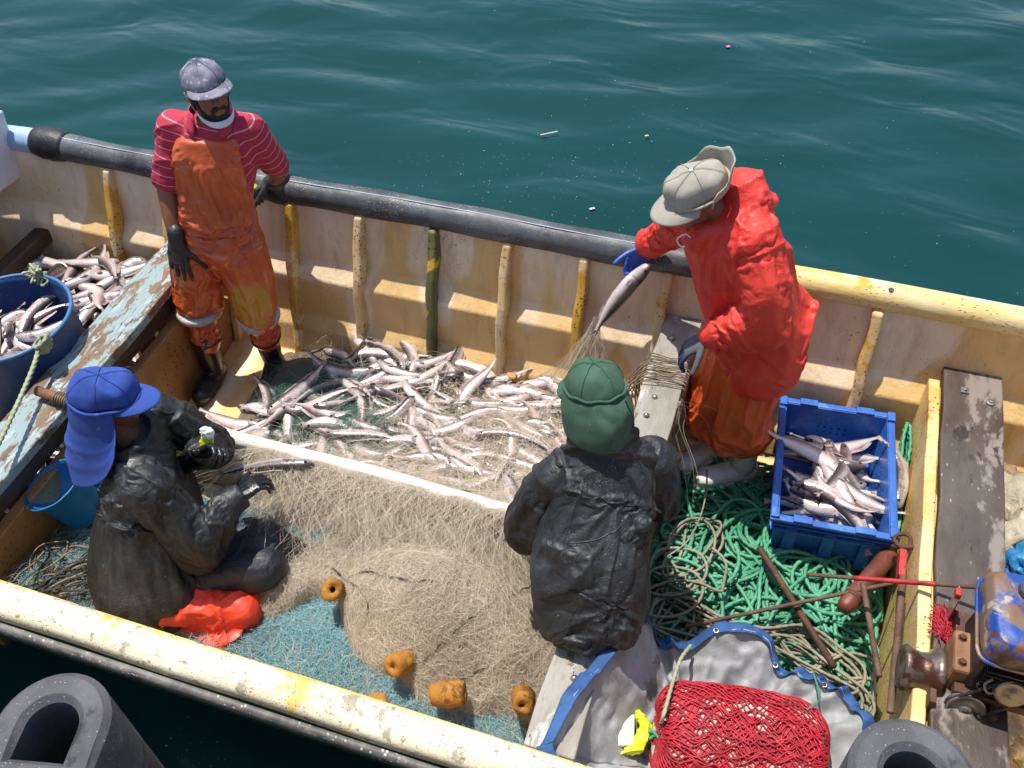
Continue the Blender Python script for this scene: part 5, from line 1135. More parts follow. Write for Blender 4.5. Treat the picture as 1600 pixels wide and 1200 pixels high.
# floats
M_FLOAT = worn('orange_foam_float', '#8a5a1c', '#b07a2a', 9, .8, .8, 40, patch=[('#6a4414', 8, .42), ('#c0912f', 11, .38), ('#4a3010', 18, .34)])
def net_float(p, d, L=.085, R=.042):
    B = MB(); B.lathe([(.010, -L / 2), (R * .90, -L / 2), (R, -L * .36), (R * 1.04, 0), (R, L * .36), (R * .9, L / 2), (.010, L / 2), (.010, -L / 2)], p, d, 24); o = B.build('float', M_FLOAT, net_b, smooth=True); q = vco(o.data); q = q + .007 * np.stack([noise(q * 22, 1), noise(q * 22 + 9, 2), noise(q * 22 + 5, 3)], -1); setco(o.data, q)
net_float((-1.372, .598, .40), (.35, -.5, .75)); net_float((-1.0, .396, .40), (-.35, -.7, .5)); net_float((-.80, .350, .37), (.8, .25, .15), .12, .044); net_float((-.545, .424, .335), (.25, -.75, .6)); net_float((-1.06, .28, .25), (.7, .3, .2))
# --- net over the fish in the middle hold
net_m = thing('fish_net', 'fine beige net lying over the fish heap in the middle hold', 'net'); net_g = thing('green_net', 'dark green netting over fish beside the bib man\'s boots', 'net')
hfield('net_mass', lambda x, y: Hleft(x, y) - .02, -3.88, -3.0, .3, 2.05, .04, M_MF, thing('fish_bed', 'dark wet net bed beneath the fish in the left hold', 'net'), .012, 14, 19)
hfield('net_mass', lambda x, y: Hmid(x, y) - .012, -2.44, -.47, 1.12, 2.07, .025, M_MF, net_m, .012, 18, 9)
def st_mid(g, n):
    a = np.stack([g.uniform(-2.1, -.5, n * 3), g.uniform(1.13, 2.0, n * 3)], 1); w = .10 + .90 * sm(-1.6, -.8, a[:, 0]) * sm(2.0, 1.6, a[:, 1]); a = a[g.random(len(a)) < w]; return a[np.arange(n) % len(a)]
net_strands('net_threads', 4200, 11, .34, st_mid, lambda x, y: .3 + np.sin(x * 3 + y * 4), lambda x, y: Hmid(x, y) + .075, .05, .00036, M_NB, net_m, 12, 1.5, .012, (-2.42, -.48, 1.12, 2.08))
net_strands('net_threads', 1500, 9, .22, lambda g, n: np.stack([g.normal(-.72, .16, n), g.normal(1.32, .13, n)], 1), lambda x, y: np.sin(x * 9) * 2, lambda x, y: Hmid(x, y) + .09, .06, .00045, M_NB, net_m, 13, 2, .015, (-1.2, -.48, 1.12, 2.0))
def st_gr(g, n): q = g.integers(0, 3, n); c = np.array([(-1.98, 1.72), (-2.05, 1.45), (-1.78, 1.50)])[q]; return c + g.normal(0, .10, (n, 2)) * np.array([1.1, .9])
net_strands('net_threads', 4200, 9, .22, st_gr, lambda x, y: 2 * np.sin(x * 6 + y * 5), lambda x, y: Hmid(x, y) + .06, .04, .00045, M_NG, net_g, 15, 2.5, .012, (-2.42, -.5, 1.13, 2.06))
for k, c in enumerate(((-1.95, 1.42), (-1.63, 1.62), (-1.5, 1.7))):
    cord([(c[0] + .10 * math.cos(a * 1.3 + k) * (1 + .2 * math.sin(a)), c[1] + .09 * math.sin(a * 1.1)) for a in np.linspace(0, 9, 9)], Hmid, .0045, M_CORD2, net_g, 'net_cord', 90, .06)
# veil of net hanging from the fish in the blue glove
g = np.random.default_rng(50); n = 150; K = 10; t = np.linspace(0, 1, K)[None, :]; P = np.zeros((n, K, 3)); ex = g.uniform(-1.02, -.52, n)[:, None]; ey = g.uniform(1.75, 2.08, n)[:, None]
P[..., 0] = -.735 + (ex + .735) * t ** 1.2 + .012 * np.sin(t * 9 + ex * 60); P[..., 1] = 2.09 + (ey - 2.09) * t; P[..., 2] = .66 + (.24 - .66) * t ** .9 + .010 * np.sin(t * 12 + ex * 90)
V, F = strands(P, .0006); me = mesh_np('net_threads', V, F); attr(me, 'tone', np.repeat(g.random(n), K * 3)); tag(obj('net_veil', me, M_NB, net_m), kind='stuff')
# threads and twigs of net caught on the right face of the middle thwart
hang('net_threads', 40, (-.30, -.275), 1.75, (1.35, 1.95), .62, (.15, .45), 55, net_m, M_NB, r=.0004)

# ================================================================== ropes
def rope_mat(name, a, b, rough=.5):
    t = NT(name); v = t.coords(); t.col(t.mix(t.ramp(t.noise(v, 5, 5, .6), [(.3, 0.), (.7, 1.)]), hx(a), hx(b))); t.rough(rough); t.bump(t.noise(v, 260, 3), .4, .003); return t.m
M_GR = rope_mat('green_rope', '#2d7554', '#5aa581'); M_GY = rope_mat('grey_rope', '#6f6a55', '#9a9480', .75); M_PG = rope_mat('pale_green_rope', '#7f8a68', '#a9ac8c', .7)
def walk(seed, length, box, ds=.010, kmean=6.0, kvar=5.0, z0=.03, z1=.15, H=None, start=None, persist=.985, head=None):
    g = np.random.default_rng(seed); n = int(length / ds); x0, x1, y0, y1 = box; p = np.array(start if start else ((x0 + x1) / 2, (y0 + y1) / 2), float); th = g.uniform(0, 6.28); k = kmean; P = np.zeros((n, 3)); kt = kmean; zz = 0; zt = 0
    for i in range(n):
        if g.random() < .010: kt = g.normal(0, kvar) + (kmean if g.random() < .6 else -kmean)
        k += (kt - k) * .05
        # steer back when leaving the box
        mx = (x0 + x1) / 2; my = (y0 + y1) / 2; ex = max(x0 + .07 - p[0], p[0] - x1 + .07, 0); ey = max(y0 + .07 - p[1], p[1] - y1 + .07, 0); st = 0
        if ex + ey > 0:
            want = math.atan2(my - p[1], mx - p[0]); d = (want - th + math.pi) % (2 * math.pi) - math.pi; st = np.clip(d * 3, -1, 1) * 13 * min(1, (ex + ey) / .05)
        kk = k + st if st == 0 else st + .3 * k
        if head is not None and st == 0: d = (head - th + math.pi / 2) % math.pi - math.pi / 2; kk += d * 3.0
        th += kk * ds; p = p + ds * np.array([math.cos(th), math.sin(th)]); p[0] = min(max(p[0], x0), x1); p[1] = min(max(p[1], y0), y1)
        if g.random() < .012: zt = g.uniform(-.022, .022)
        zz += (zt - zz) * .03; f = i / n; P[i] = (p[0], p[1], (H(p[0], p[1]) if H else 0) + z0 + (z1 - z0) * f + zz)
    # smooth
    for _ in range(3): P[1:-1] = .25 * P[:-2] + .5 * P[1:-1] + .25 * P[2:]
    return P
def Hrope(x, y): return .05 * math.exp(-((x - .2) / .35) ** 2 - ((y - 1.25) / .4) ** 2) + (.05 if y > 1.5 and x > .6 else 0)
green = thing('green_rope', 'bright green rope heaped in loose coils around the blue crate', 'rope')
a = Acc()
for s, L, bx in ((5, 60, (-.27, .68, .72, 1.98)), (6, 40, (-.27, .68, .8, 1.7)), (1, 52, (-.27, .68, .72, 1.98)), (2, 46, (-.26, .67, .8, 1.66)), (3, 34, (-.25, .50, .95, 1.68)), (4, 28, (-.2, .66, .72, 1.5))):
    a.add(rope_verts(walk(s, L, bx, z0=(.015 + .02 * s if s < 5 else .02), z1=(.06 + .028 * s if s < 5 else .08), H=Hrope, kmean=4.0, kvar=4), .0102))
obj('rope_coils', a.mesh('rope_coils'), M_GR, green)
# tall bights beside the crate
a = Acc()
for k in range(9):
    g = np.random.default_rng(500 + k); c = V3(.672, 1.96 + .006 * k, .20 + .014 * k); P = spline([c + V3(-.012, -.40, -.02), c + V3(-.014, -.2, .05), c + V3(-.016, .02, .08), c + V3(.0, .07 + .004 * k, .08), c + V3(.016, .02, .06), c + V3(.014, -.2, .02), c + V3(.014, -.42, -.04)], 70); P += g.normal(0, .002, P.shape); a.add(rope_verts(P, .0085))
obj('rope_bights', a.mesh('rope_bights'), M_GR, green)
grey = thing('grey_rope', 'weathered grey rope lying over the green rope by the rusty bars', 'rope'); a = Acc()
for s, L, bx, hd in ((11, 16, (-.2, .62, .74, 1.12), -.45), (12, 12, (.0, .66, .62, 1.05), -.35), (13, 7, (-.25, .05, .85, 1.5), 1.5)):
    a.add(rope_verts(walk(s, L, bx, z0=.13, z1=.21, H=Hrope, kmean=1.0, kvar=4, head=hd), .0075))
obj('rope_coils', a.mesh('rope_coils'), M_GY, grey)
th = thing('thin_line', 'thin pale line looping down from the red man\'s boot over green rope', 'rope'); P = spline([(-.12, 1.74, .22), (-.10, 1.60, .24), (-.10, 1.45, .25), (-.13, 1.32, .24), (-.20, 1.22, .22), (-.17, 1.14, .22), (-.10, 1.17, .22), (-.12, 1.05, .20)], 160)
a = Acc(); a.add(rope_verts(P, .0045, .03)); obj('line', a.mesh('line'), M_GY, th)
# rope tied to the tub, running to the near side
th = thing('mooring_rope', 'pale green rope knotted to the blue tub rim running toward the near gunwale', 'rope'); a = Acc(); P = spline([(-2.975, 1.15, .77), (-2.93, 1.02, .742), (-2.86, .80, .725), (-2.78, .58, .735), (-2.66, .30, .80), (-2.6, .08, .905)], 170); a.add(rope_verts(P, .0115)); obj('rope', a.mesh('rope'), M_PG, th)
a = Acc()
for k in range(4):
    q = np.linspace(0, 2 * math.pi, 40); c = V3(-2.975 + .004 * k, 1.155 - .006 * k, .745 + .012 * k); a.add(rope_verts(np.stack([c[0] + .034 * np.cos(q + k) , c[1] + .030 * np.sin(q + k), c[2] + .022 * np.sin(q * 1 + k * 1.4)], 1), .0105))
obj('knot', a.mesh('knot'), M_PG, th)
th = thing('rope_tuft', 'frayed rope knot on the far rim of the blue tub', 'rope'); a = Acc()
for k in range(7):
    g = np.random.default_rng(600 + k); c = V3(-3.285, 1.515, .775); a.add(rope_verts(spline([c + g.normal(0, .022, 3) for _ in range(6)], 60), .007))
obj('knot', a.mesh('knot'), M_PG, th)
# lashing round the middle thwart
th = thing('thwart_lashing', 'thin brown cord wound many turns around the pale middle thwart', 'rope'); a = Acc(); g = np.random.default_rng(9)
for k in range(15):
    y = 1.80 + .012 * k + g.normal(0, .006); s = g.uniform(.0, .035); l = g.uniform(.0, .05) if k % 3 else g.uniform(.05, .10); a.add(rope_verts(spline([(-.275, y, .50), (-.272, y + .004, .60), (-.285, y + .01, .632), (-.37, y + g.normal(0, .01), .628 + s * .3), (-.455, y - .006, .635), (-.468 - l, y - .03, .58 - l), (-.462 - l * .6, y - .05, .46)], 50), .0032, .02))
obj('cord_turns', a.mesh('cord_turns'), M_CORD2, th)
# ================================================================== tarpaulin, bundle, glove
def build_tarp():
    th = thing('tarpaulin', 'crumpled silver grey tarpaulin with a blue hem under the red net bundle', 'tarpaulin')
    B0 = [(-.375, .165, .655), (-.325, .37, .645), (-.255, .53, .655), (-.205, .70, .60), (-.125, .72, .45), (-.045, .76, .41), (.088, .834, .44), (.221, .868, .42), (.30, .80, .36), (.365, .765, .40), (.47, .765, .38), (.555, .72, .41), (.612, .60, .40), (.64, .36, .43), (.5, .14, .47), (.2, .10, .50), (-.1, .085, .56), (-.3, .075, .66), (-.375, .165, .655)]
    n = 220; Bd = spline(B0, n); C = V3(.12, .43, .215); m = 44; P = np.zeros((m, n, 3)); s = np.linspace(0, 1, n)
    for i in range(m):
        r = i / (m - 1); P[i] = C + (Bd - C) * r; P[i, :, 2] = C[2] + (Bd[:, 2] - C[2]) * r ** 2.0
    q = np.stack([np.cos(2 * math.pi * s), np.sin(2 * math.pi * s), s * 0], 1)[None] * 1.0; rr = np.linspace(0, 1, m)[:, None]
    rid = 1 - 2 * np.abs(noise(np.stack([q[..., 0] * 3.2 + rr * .6, q[..., 1] * 3.2 + rr * 0, rr * 1.2 + q[..., 0] * 0], -1), 3)); fin = 1 - 2 * np.abs(noise(P * 13, 8)); fin2 = 1 - 2 * np.abs(noise(P * 27, 12))
    P[..., 2] += rr * (1 - .4 * rr) * (.060 * rid) + .020 * fin + .010 * fin2
    m_s = worn('silver_tarp', '#87888a', '#a6a7a8', 5, .75, .35, 30, patch=[('#767470', 3, .38)], specks=[('#4a4846', 40, .06)])
    solid(obj('sheet', grid_mesh('sheet', P, close_v=False), m_s, th), .003)
    m_b = worn('blue_hem', '#1d3f70', '#2f588c', 6, .75, .3, 40, patch=[('#16386c', 4, .36)])
    Hm = np.zeros((6, n, 3)); out = Bd - C; out[:, 2] = 0; out /= np.linalg.norm(out, axis=1)[:, None]; wv = .022 + .008 * noise(np.stack([s * 18, s * 0, s * 0], 1), 6)
    for i in range(6):
        t = i / 5; Hm[i] = P[-1] + out * (wv[:, None] * t * 1.3 - .016 * (1 - t))
        Hm[i, :, 2] += .006 - .020 * t + .010 * t * noise(np.stack([s * 40, s * 0, s * 0 + t], 1), 3) + .004 * noise(np.stack([s * 110, s * 0, s * 0 + t * 2], 1), 4)
    solid(obj('hem', grid_mesh('hem', Hm), m_b, th), .003)
    for k in (70, 95, 120): 
        MB().lathe([(.006, 0), (.011, .001), (.011, .003), (.006, .004)], Hm[1, k] + V3(0, 0, .003), (0, -.2, 1), 14, closed=True).build('eyelet', m_bolt, th, smooth=True)
build_tarp()
def build_bundle():
    th = thing('net_bundle', 'plump bundle wrapped in bright red diamond netting on the grey tarpaulin', 'net bundle'); c = V3(.205, .455, .415); ax = nrm((.98, .17, -.06)); up = nrm(V3(0, .05, 1) - ax * (ax @ V3(0, .05, 1))); sd = np.cross(up, ax); HL, RY, RZ = .285, .185, .135
    def S(u, v, off=0.0):
        u = np.asarray(u, float); v = np.asarray(v, float); e = np.clip(1 - np.abs(v) ** 5, 0, 1) ** .33; cu, su = np.cos(u), np.sin(u); xx = np.sign(cu) * np.abs(cu) ** .85; zz = np.sign(su) * np.abs(su) ** .85
        q = np.stack([u * 1.2, v * 3, u * 0], -1); bp = 1 + .05 * fbm(np.stack([np.cos(u) * 1.6, np.sin(u) * 1.6, v * 2.2], -1), 5, 3) + .025 * noise(np.stack([np.cos(u) * 5, np.sin(u) * 5, v * 6], -1), 9)
        return c + ax * (v * HL * (1 + .03 * np.sin(u * 2)))[..., None] + (sd * (xx * RY)[..., None] + up * (zz * RZ)[..., None]) * (e * bp)[..., None] + (sd * cu[..., None] + up * su[..., None]) * off * np.clip(e * 3, 0, 1)[..., None]
    U, Vv = np.meshgrid(np.linspace(0, 2 * math.pi, 64), np.linspace(-1, 1, 50), indexing='ij'); m_sk = worn('cream_sack', '#cdbfae', '#dccfc0', 7, .6, .5, 40, patch=[('#a51b2c', 14, .52), ('#8f1826', 6, .46)]); obj('sack', grid_mesh('sack', S(U, Vv)), m_sk, th)
    m_rn = worn('red_net_cord', '#8c0f1c', '#b01d30', 14, .55, .3, 120, specks=[('#d58a8a', 60, .1)]); a = Acc(); N = 40; t = np.linspace(-.985, .985, 190); cells = 22
    for k in range(N):
        for sg in (1, -1):
            u = 2 * math.pi * k / N + sg * t * cells * math.pi / N * 1.0; z = .010 * np.sin(t * cells * math.pi + k); u = u + .05 * np.sin(3 * t + k) * .4 + z + .12 * np.sin(2.2 * t * math.pi + np.sin(u)); a.add(strands(S(u, t, .005 + .002 * sg)[None], .0030, 5))
    g = np.random.default_rng(3)
    for k in range(26):     # bunched netting along the top and the lower belly
        u0 = g.normal(1.75, .32) if k < 20 else g.normal(-2.3 + .2, .3) + 2 * math.pi; tt = np.linspace(-.96, .96, 120); u = u0 + .06 * np.sin(tt * g.uniform(10, 26) + k) + .10 * np.sin(tt * 3 + k); a.add(strands(S(u, tt, .010)[None], .003, 5))
    obj('red_netting', a.mesh('red_netting'), m_rn, th); a = Acc(); m_dk = worn('dark_red_cord', '#4a1518', '#6a2426', 20, .7, .3)
    for k in range(10): tt = np.linspace(-.9, .9, 90); a.add(strands(S(3.9 + .2 * math.sin(k) + .10 * np.sin(tt * 9 + k) + .25 * tt, tt, .013)[None], .0035, 5))
    obj('dark_cords', a.mesh('dark_cords'), m_dk, th)
    # green and pale lines tied at the left end
    a = Acc(); a.add(rope_verts(spline([c - ax * .27 + up * .05, c - ax * .27 + up * .15 + sd * .0, V3(-.045, .64, .50), V3(-.02, .76, .43)], 60), .008)); obj('tie_line', a.mesh('tie_line'), M_PG, th)
    a = Acc()
    for k in range(5): g = np.random.default_rng(40 + k); a.add(rope_verts(spline([c - ax * .275 + g.normal(0, .018, 3) for _ in range(5)], 40), .006))
    obj('tie_knot', a.mesh('tie_knot'), M_GR, th)
    a = Acc(); a.add(rope_verts(spline([c + ax * .20 + up * .12 + sd * .1, V3(.43, .66, .50), V3(.41, .78, .43)], 40), .004)); obj('tie_line', a.mesh('tie_line'), M_GR, th)
build_bundle()
def build_glove():
    th = thing('work_glove', 'white and lime work glove lying palm up on the silver tarpaulin', 'glove', loc=(-.205, .375, .395)); m_l = m_lime
    B = Blob(); hand(B, (.03, -.01, .0), (-.35, .93, .12), (.1, .1, -1), (-.9, -.3, .0), .25, .35, sc=1.35, curls=(.05, .03, .35, .6)); me = B.skin(.004, 1); obj('palm', me, m_wht, th)
    B = Blob(); B.loft([(V3(.075, -.045, .0), V3(.04, .02, 0), V3(0, 0, .014)), (V3(.09, .01, .01), V3(.026, .015, .01), V3(0, 0, .014)), (V3(.105, .06, .02), V3(.024, .0, .0), V3(0, 0, .012))], bone=False); B.cap((.10, .05, .02), (.06, .09, .03), .02, .014); B.cap((-.02, -.04, 0), (-.055, -.03, .0), .018, .012); me = B.skin(.004, 1); folds(me, [(V3(0, -.05, 0), V3(.1, .08, .02))], .005, 30, 22, 4); obj('cuff', me, m_l, th)
build_glove()
packet('lime_packet', (-1.945, .835, .815), (.15, .25, .9), .055, .12, 'bright lime and white packet held in the blue-capped man\'s glove', 'packet', m_lime, m_wht)
# ================================================================== rusty bars, pipes, winch, engine
M_RUST = worn('rusty_steel', '#3b241a', '#5d3a28', 12, .75, .6, 60, patch=[('#7a4a30', 8, .38)], specks=[('#9a8a7a', 40, .06)]); M_REBAR = worn('rust_brown_bar', '#4a342a', '#6a5040', 14, .75, .6, 60); M_REDP = worn('worn_red_paint', '#9a1f22', '#b5322e', 10, .55, .4, 50, patch=[('#3b241a', 7, .42)]); M_BLK = worn('black_engine', '#141414', '#262626', 8, .45, .4, 40, patch=[('#3b2a20', 5, .34)])
def bar(name, p0, p1, r, mat, label, cat='bar', ribs=False, n=30, sag=0):
    th = thing(name, label, cat); P = np.linspace(V3(*p0), V3(*p1), n); P[:, 2] += sag * np.sin(np.linspace(0, math.pi, n)); L = np.linalg.norm(P[-1] - P[0]); k = max(n, int(L / .006)) if ribs else n; P = spline(P, k); rr = np.full(k, r)
    if ribs: rr[1::2] *= 1.12
    MB().tube(P, rr, 12).build('shaft', mat, th, smooth=True); return th
bar('iron_bar', (.158, 1.363, .27), (.503, .94, .24), .0135, M_RUST, 'thick rusty iron bar lying diagonally across the green rope')
bar('thin_bar', (-.056, .956, .21), (.665, 1.285, .37), .0075, M_REBAR, 'thin rusty bar crossing over the grey rope toward the partition', ribs=True)
t_ = bar('tiller_rod', (.336, 1.161, .46), (.874, 1.095, .735), .0075, M_REBAR, 'slender red and rust rod pointing from the engine over the rope'); MB().tube(np.linspace(V3(.49, 1.142, .539), V3(.74, 1.111, .667), 12), .0088, 10).build('red_sleeve', M_REDP, t_, smooth=True)
th = thing('steel_pipe', 'short thick red brown steel pipe with rounded end by the crate', 'pipe'); MB().lathe([(.001, -.185), (.024, -.18), (.033, -.16), (.036, -.13), (.036, .16), (.030, .175), (.001, .175)], (.58, 1.31, .31), (.44, .88, .0), 22).build('pipe_body', worn('red_brown_pipe', '#55291e', '#7a4434', 9, .5, .4, 50, patch=[('#3a221a', 6, .4)]), th, smooth=True); MB().lathe([(.0375, -.01), (.040, -.006), (.040, .006), (.0375, .01)], (.53, 1.21, .31), (.44, .88, 0), 22).build('collar', M_RUST, th, smooth=True)
bar('ribbed_bar', (.655, 1.19, .56), (.664, .70, .46), .0125, M_REBAR, 'ribbed rusty reinforcing bar leaning beside the winch drum', ribs=True); bar('short_bar', (.545, 1.22, .41), (.64, .88, .36), .0105, M_REBAR, 'short grey brown bar leaning against the ribbed bar', ribs=True)
th = thing('red_clamp', 'red painted clamp with a grey shackle against the yellow partition', 'clamp'); MB().box((.665, 1.30, .47), (.026, .12, .05)).build('jaw', M_REDP, th, bevel=.004); MB().tube([(.665 + .03 * math.cos(a), 1.42 + .035 * math.sin(a), .46 + .008 * math.sin(2 * a)) for a in np.linspace(0, 2 * math.pi, 24)], .008, 8, cap=False).build('shackle', M_RUST, th, smooth=True); MB().tube([(.63, 1.39, .45), (.71, 1.39, .48)], .009, 10).build('pin', M_RUST, th, smooth=True)
def build_winch():
    th = thing('winch', 'rusty winch with steel capstan drum beside the engine', 'winch'); c = V3(.655, .80, .60)
    MB().lathe([(.001, 0), (.070, 0), (.078, .012), (.070, .03), (.062, .055), (.066, .08), (.088, .10), (.092, .112), (.088, .125), (.03, .125), (.03, .15)], c, (1, .04, 0), 32).build('drum', worn('worn_steel', '#4a423c', '#7d746a', 8, .35, .4, 50, metal=.5, patch=[('#4a2c1e', 6, .45)]), th, smooth=True)
    MB().box((.835, .835, .64), (.105, .16, .19), taper=.94).build('gearbox', worn('rusty_casing', '#6f4a30', '#96704c', 8, .7, .6, 45, patch=[('#b09068', 5, .38), ('#3b241a', 7, .36)]), th, bevel=.012)
    for (x, y) in ((.81, .88), (.86, .88), (.81, .79), (.865, .79)): MB().lathe([(.001, .012), (.010, .011), (.012, .0), (.016, 0), (.016, -.003)], (x, y, .737), n=6).build('bolt', M_RUST, th)
    MB().box((.83, .79, .50), (.20, .20, .03)).build('base_plate', M_RUST, th, bevel=.004); MB().box((.75, .70, .52), (.02, .05, .26)).build('bracket', M_RUST, th, bevel=.003); MB().box((.93, .70, .52), (.02, .05, .26)).build('bracket', M_RUST, th, bevel=.003)
    pl = [(.008, -.012), (.050, -.012), (.061, -.012), (.063, -.008), (.052, 0), (.063, .008), (.061, .012), (.050, .010), (.046, .004), (.020, .004), (.018, .014), (.008, .014)]
    m_al = worn('worn_aluminium', '#7d7a76', '#a5a29c', 10, .4, .3, 60, metal=.8, patch=[('#4a4440', 6, .34)]); d = (.08, -.93, .30)
    MB().lathe(pl, (.852, .70, .62), d, 40).build('pulley', m_al, th, smooth=True); MB().tube(np.linspace(V3(.852, .70, .62) + .016 * nrm(d), V3(.852, .80, .60), 4), .010, 10).build('axle', M_RUST, th, smooth=True)
build_winch()
def build_engine():
    th = thing('engine', 'small petrol engine with scuffed blue fuel tank on the dark plank', 'engine')
    t = NT('scuffed_blue_paint'); v = t.coords(); c = t.mix(t.noise(v, 6, 4), hx('#12357c'), hx('#1c4c9a'))
    for sc, cc, cv in ((6, '#6d5a4c', .47), (11, '#9a8f84', .40), (9, '#4a3428', .42), (16, '#7a4e34', .40)): c = t.mix(t.ramp(t.noise(v, sc, 7, .62, .3), [(1 - cv - .03, 0.), (1 - cv + .03, 1.)]), c, hx(cc))
    t.col(c); t.rough(.42); t.bump(t.noise(v, 60, 5), .25, .004)
    B = Blob(); B.loft([(V3(.965, .865, .875), V3(.145, .01, 0), V3(-.01, .145, 0)), (V3(.965, .865, .89), V3(.155, .01, 0), V3(-.01, .152, 0)), (V3(.965, .865, .96), V3(.152, .01, 0), V3(-.01, .148, 0)), (V3(.965, .865, .99), V3(.135, .01, 0), V3(-.01, .13, 0)), (V3(.965, .865, .998), V3(.10, .01, 0), V3(-.01, .10, 0))], ex=7, n=48, bone=False)
    tk = obj('fuel_tank', B.skin(.006, 4), t.m, th); Pr = [V3(.965, .865, .895) + V3(math.copysign(abs(math.cos(a)) ** (2 / 7), math.cos(a)) * .160, math.copysign(abs(math.sin(a)) ** (2 / 7), math.sin(a)) * .157, 0) for a in np.linspace(0, 2 * math.pi, 90)]; MB().tube(Pr, .006, 8, cap=False).build('tank_seam', t.m, tk, smooth=True)
    MB().lathe([(.001, .028), (.028, .027), (.034, .022), (.036, .004), (.030, 0)], (.925, .925, .996), n=10).build('fuel_cap', worn('grey_cap', '#3a3c3e', '#55585a', 12, .5, .3), tk)
    MB().box((.955, .86, .77), (.25, .24, .19), taper=.92).build('engine_block', M_BLK, th, bevel=.012)
    for k in range(7): MB().box((.955, .735, .70 + .022 * k), (.20, .03, .006)).build('cooling_fin', M_BLK, th)
    MB().box((.955, .87, .655), (.30, .30, .04)).build('mounting_frame', M_RUST, th, bevel=.004); MB().box((.79, 1.03, .70), (.004, .06, .12)).build('plate', m_bolt, th)
    pl = [(.008, -.012), (.040, -.012), (.050, -.012), (.052, -.008), (.043, 0), (.052, .008), (.050, .012), (.040, .010), (.020, .006), (.014, .016), (.006, .016)]; m_al = bpy.data.materials['worn_aluminium']; d = (.08, -.93, .30); c2 = V3(.945, .715, .765)
    MB().lathe(pl, c2, d, 36).build('pulley', m_al, th, smooth=True); MB().tube(np.linspace(c2, c2 + V3(-.01, .10, -.03), 3), .014, 10).build('shaft', M_RUST, th, smooth=True)
    c1 = V3(.852, .70, .62); dn = nrm(d); ux = nrm(c2 - c1); uy = np.cross(dn, ux); K = []
    for a in np.linspace(math.pi / 2, 3 * math.pi / 2, 16): K.append(c1 + .057 * (math.cos(a) * ux + math.sin(a) * uy))
    for a in np.linspace(-math.pi / 2, math.pi / 2, 16): K.append(c2 + .047 * (math.cos(a) * ux + math.sin(a) * uy))
    K.append(K[0]); K = np.array(K); MB().tube(K, .0065, 6, cap=False).build('drive_belt', worn('belt_rubber', '#1b1a19', '#333130', 20, .6, .3), th, smooth=True)
    MB().tube(spline([(.88, .72, .80), (.86, .70, .79), (.875, .69, .765), (.90, .70, .76)], 16), .004, 6).build('spark_lead', M_GY, th, smooth=True); MB().box((.775, 1.0, .80), (.02, .03, .03)).build('red_knob', M_REDP, th, bevel=.004)
build_engine()
th = thing('net_scrap', 'scrap of bright red netting on the dark plank beside the winch', 'net'); a = Acc(); g = np.random.default_rng(5); N = 160; P = np.zeros((N, 7, 3)); x = g.uniform(.755, .835, N); y = g.uniform(.93, 1.03, N); an = g.normal(-.9, .4, N)
for k in range(7): P[:, k] = np.stack([x + np.cos(an) * .010 * (k - 3) , y + np.sin(an) * .012 * (k - 3), .628 + .016 * g.random(N) + .006 * np.sin(k + x * 90)], 1)
a.add(strands(P, .0022, 4)); tag(obj('red_threads', a.mesh('red_threads'), bpy.data.materials['red_net_cord'], th), kind='stuff')
# plastic bags and sheet in the right-hand compartment
def crumple(name, c, size, mat, label, cat, seed, fs=9, amp=.28):
    th = thing(name, label, cat, loc=tuple(c)); n, m = 40, 26; U, W = np.meshgrid(np.linspace(0, 2 * math.pi, n), np.linspace(.05, math.pi - .05, m), indexing='ij'); D = np.stack([np.cos(U) * np.sin(W), np.sin(U) * np.sin(W), np.cos(W)], -1); rr = 1 + amp * (1 - 2 * np.abs(noise(D * fs * .35 + seed, seed))) + amp * .5 * (1 - 2 * np.abs(noise(D * fs * .8 + seed, seed + 2))); obj('sheet', grid_mesh(name, D * rr[..., None] * np.asarray(size), close_u=False), mat, th); return th
t = NT('clear_yellowed_plastic'); v = t.coords(); t.col(t.mix(t.noise(v, 6, 5), hx('#b3aa8c'), hx('#cfc9b4'))); t.rough(.25); t.set(Transmission_Weight=.35); t.b.inputs['Alpha'].default_value = .85; t.bump(t.noise(v, 18, 6, .7, 1.0), .8, .02); m_clear = t.m
crumple('plastic_bag', (1.10, 1.72, .34), (.13, .22, .12), m_clear, 'crumpled clear plastic bag beyond the dark plank near the hull side', 'bag', 3); crumple('plastic_bag', (1.10, .93, .30), (.12, .16, .12), m_clear, 'crumpled clear plastic sheet below the engine at the right edge', 'bag', 5)
crumple('blue_bag', (1.15, 1.47, .40), (.09, .09, .08), worn('sky_blue_plastic', '#1a6698', '#2f82b4', 6, .4, .4), 'crumpled light blue bag behind the fuel tank', 'bag', 9); crumple('sacking', (1.06, 1.95, .30), (.10, .10, .05), worn('brown_sacking', '#6d5a44', '#8d785c', 12, .9, .6), 'crumpled brown sacking at the far end of the right compartment', 'sack', 12)
# wooden toggle tied across the left thwart
th = thing('wooden_stick', 'short wooden stick bound with cord on the peeling thwart behind the blue cap', 'stick'); MB().tube([(-2.905, .968, .66), (-2.80, .958, .665), (-2.70, .95, .665)], [.022, .021, .020], 14).build('stick', worn('bare_brown_wood', '#5d3c28', '#80583c', 9, .65, .5, 50), th, smooth=True); a = Acc()
for k in range(6): a.add(rope_verts(np.stack([np.full(30, -2.80 + .012 * k) + .006 * np.sin(np.linspace(0, 6.28, 30)), .958 + .026 * np.cos(np.linspace(0, 6.28, 30)), .662 + .026 * np.sin(np.linspace(0, 6.28, 30))], 1), .0035, .02))
obj('binding', a.mesh('binding'), M_CORD2, th)
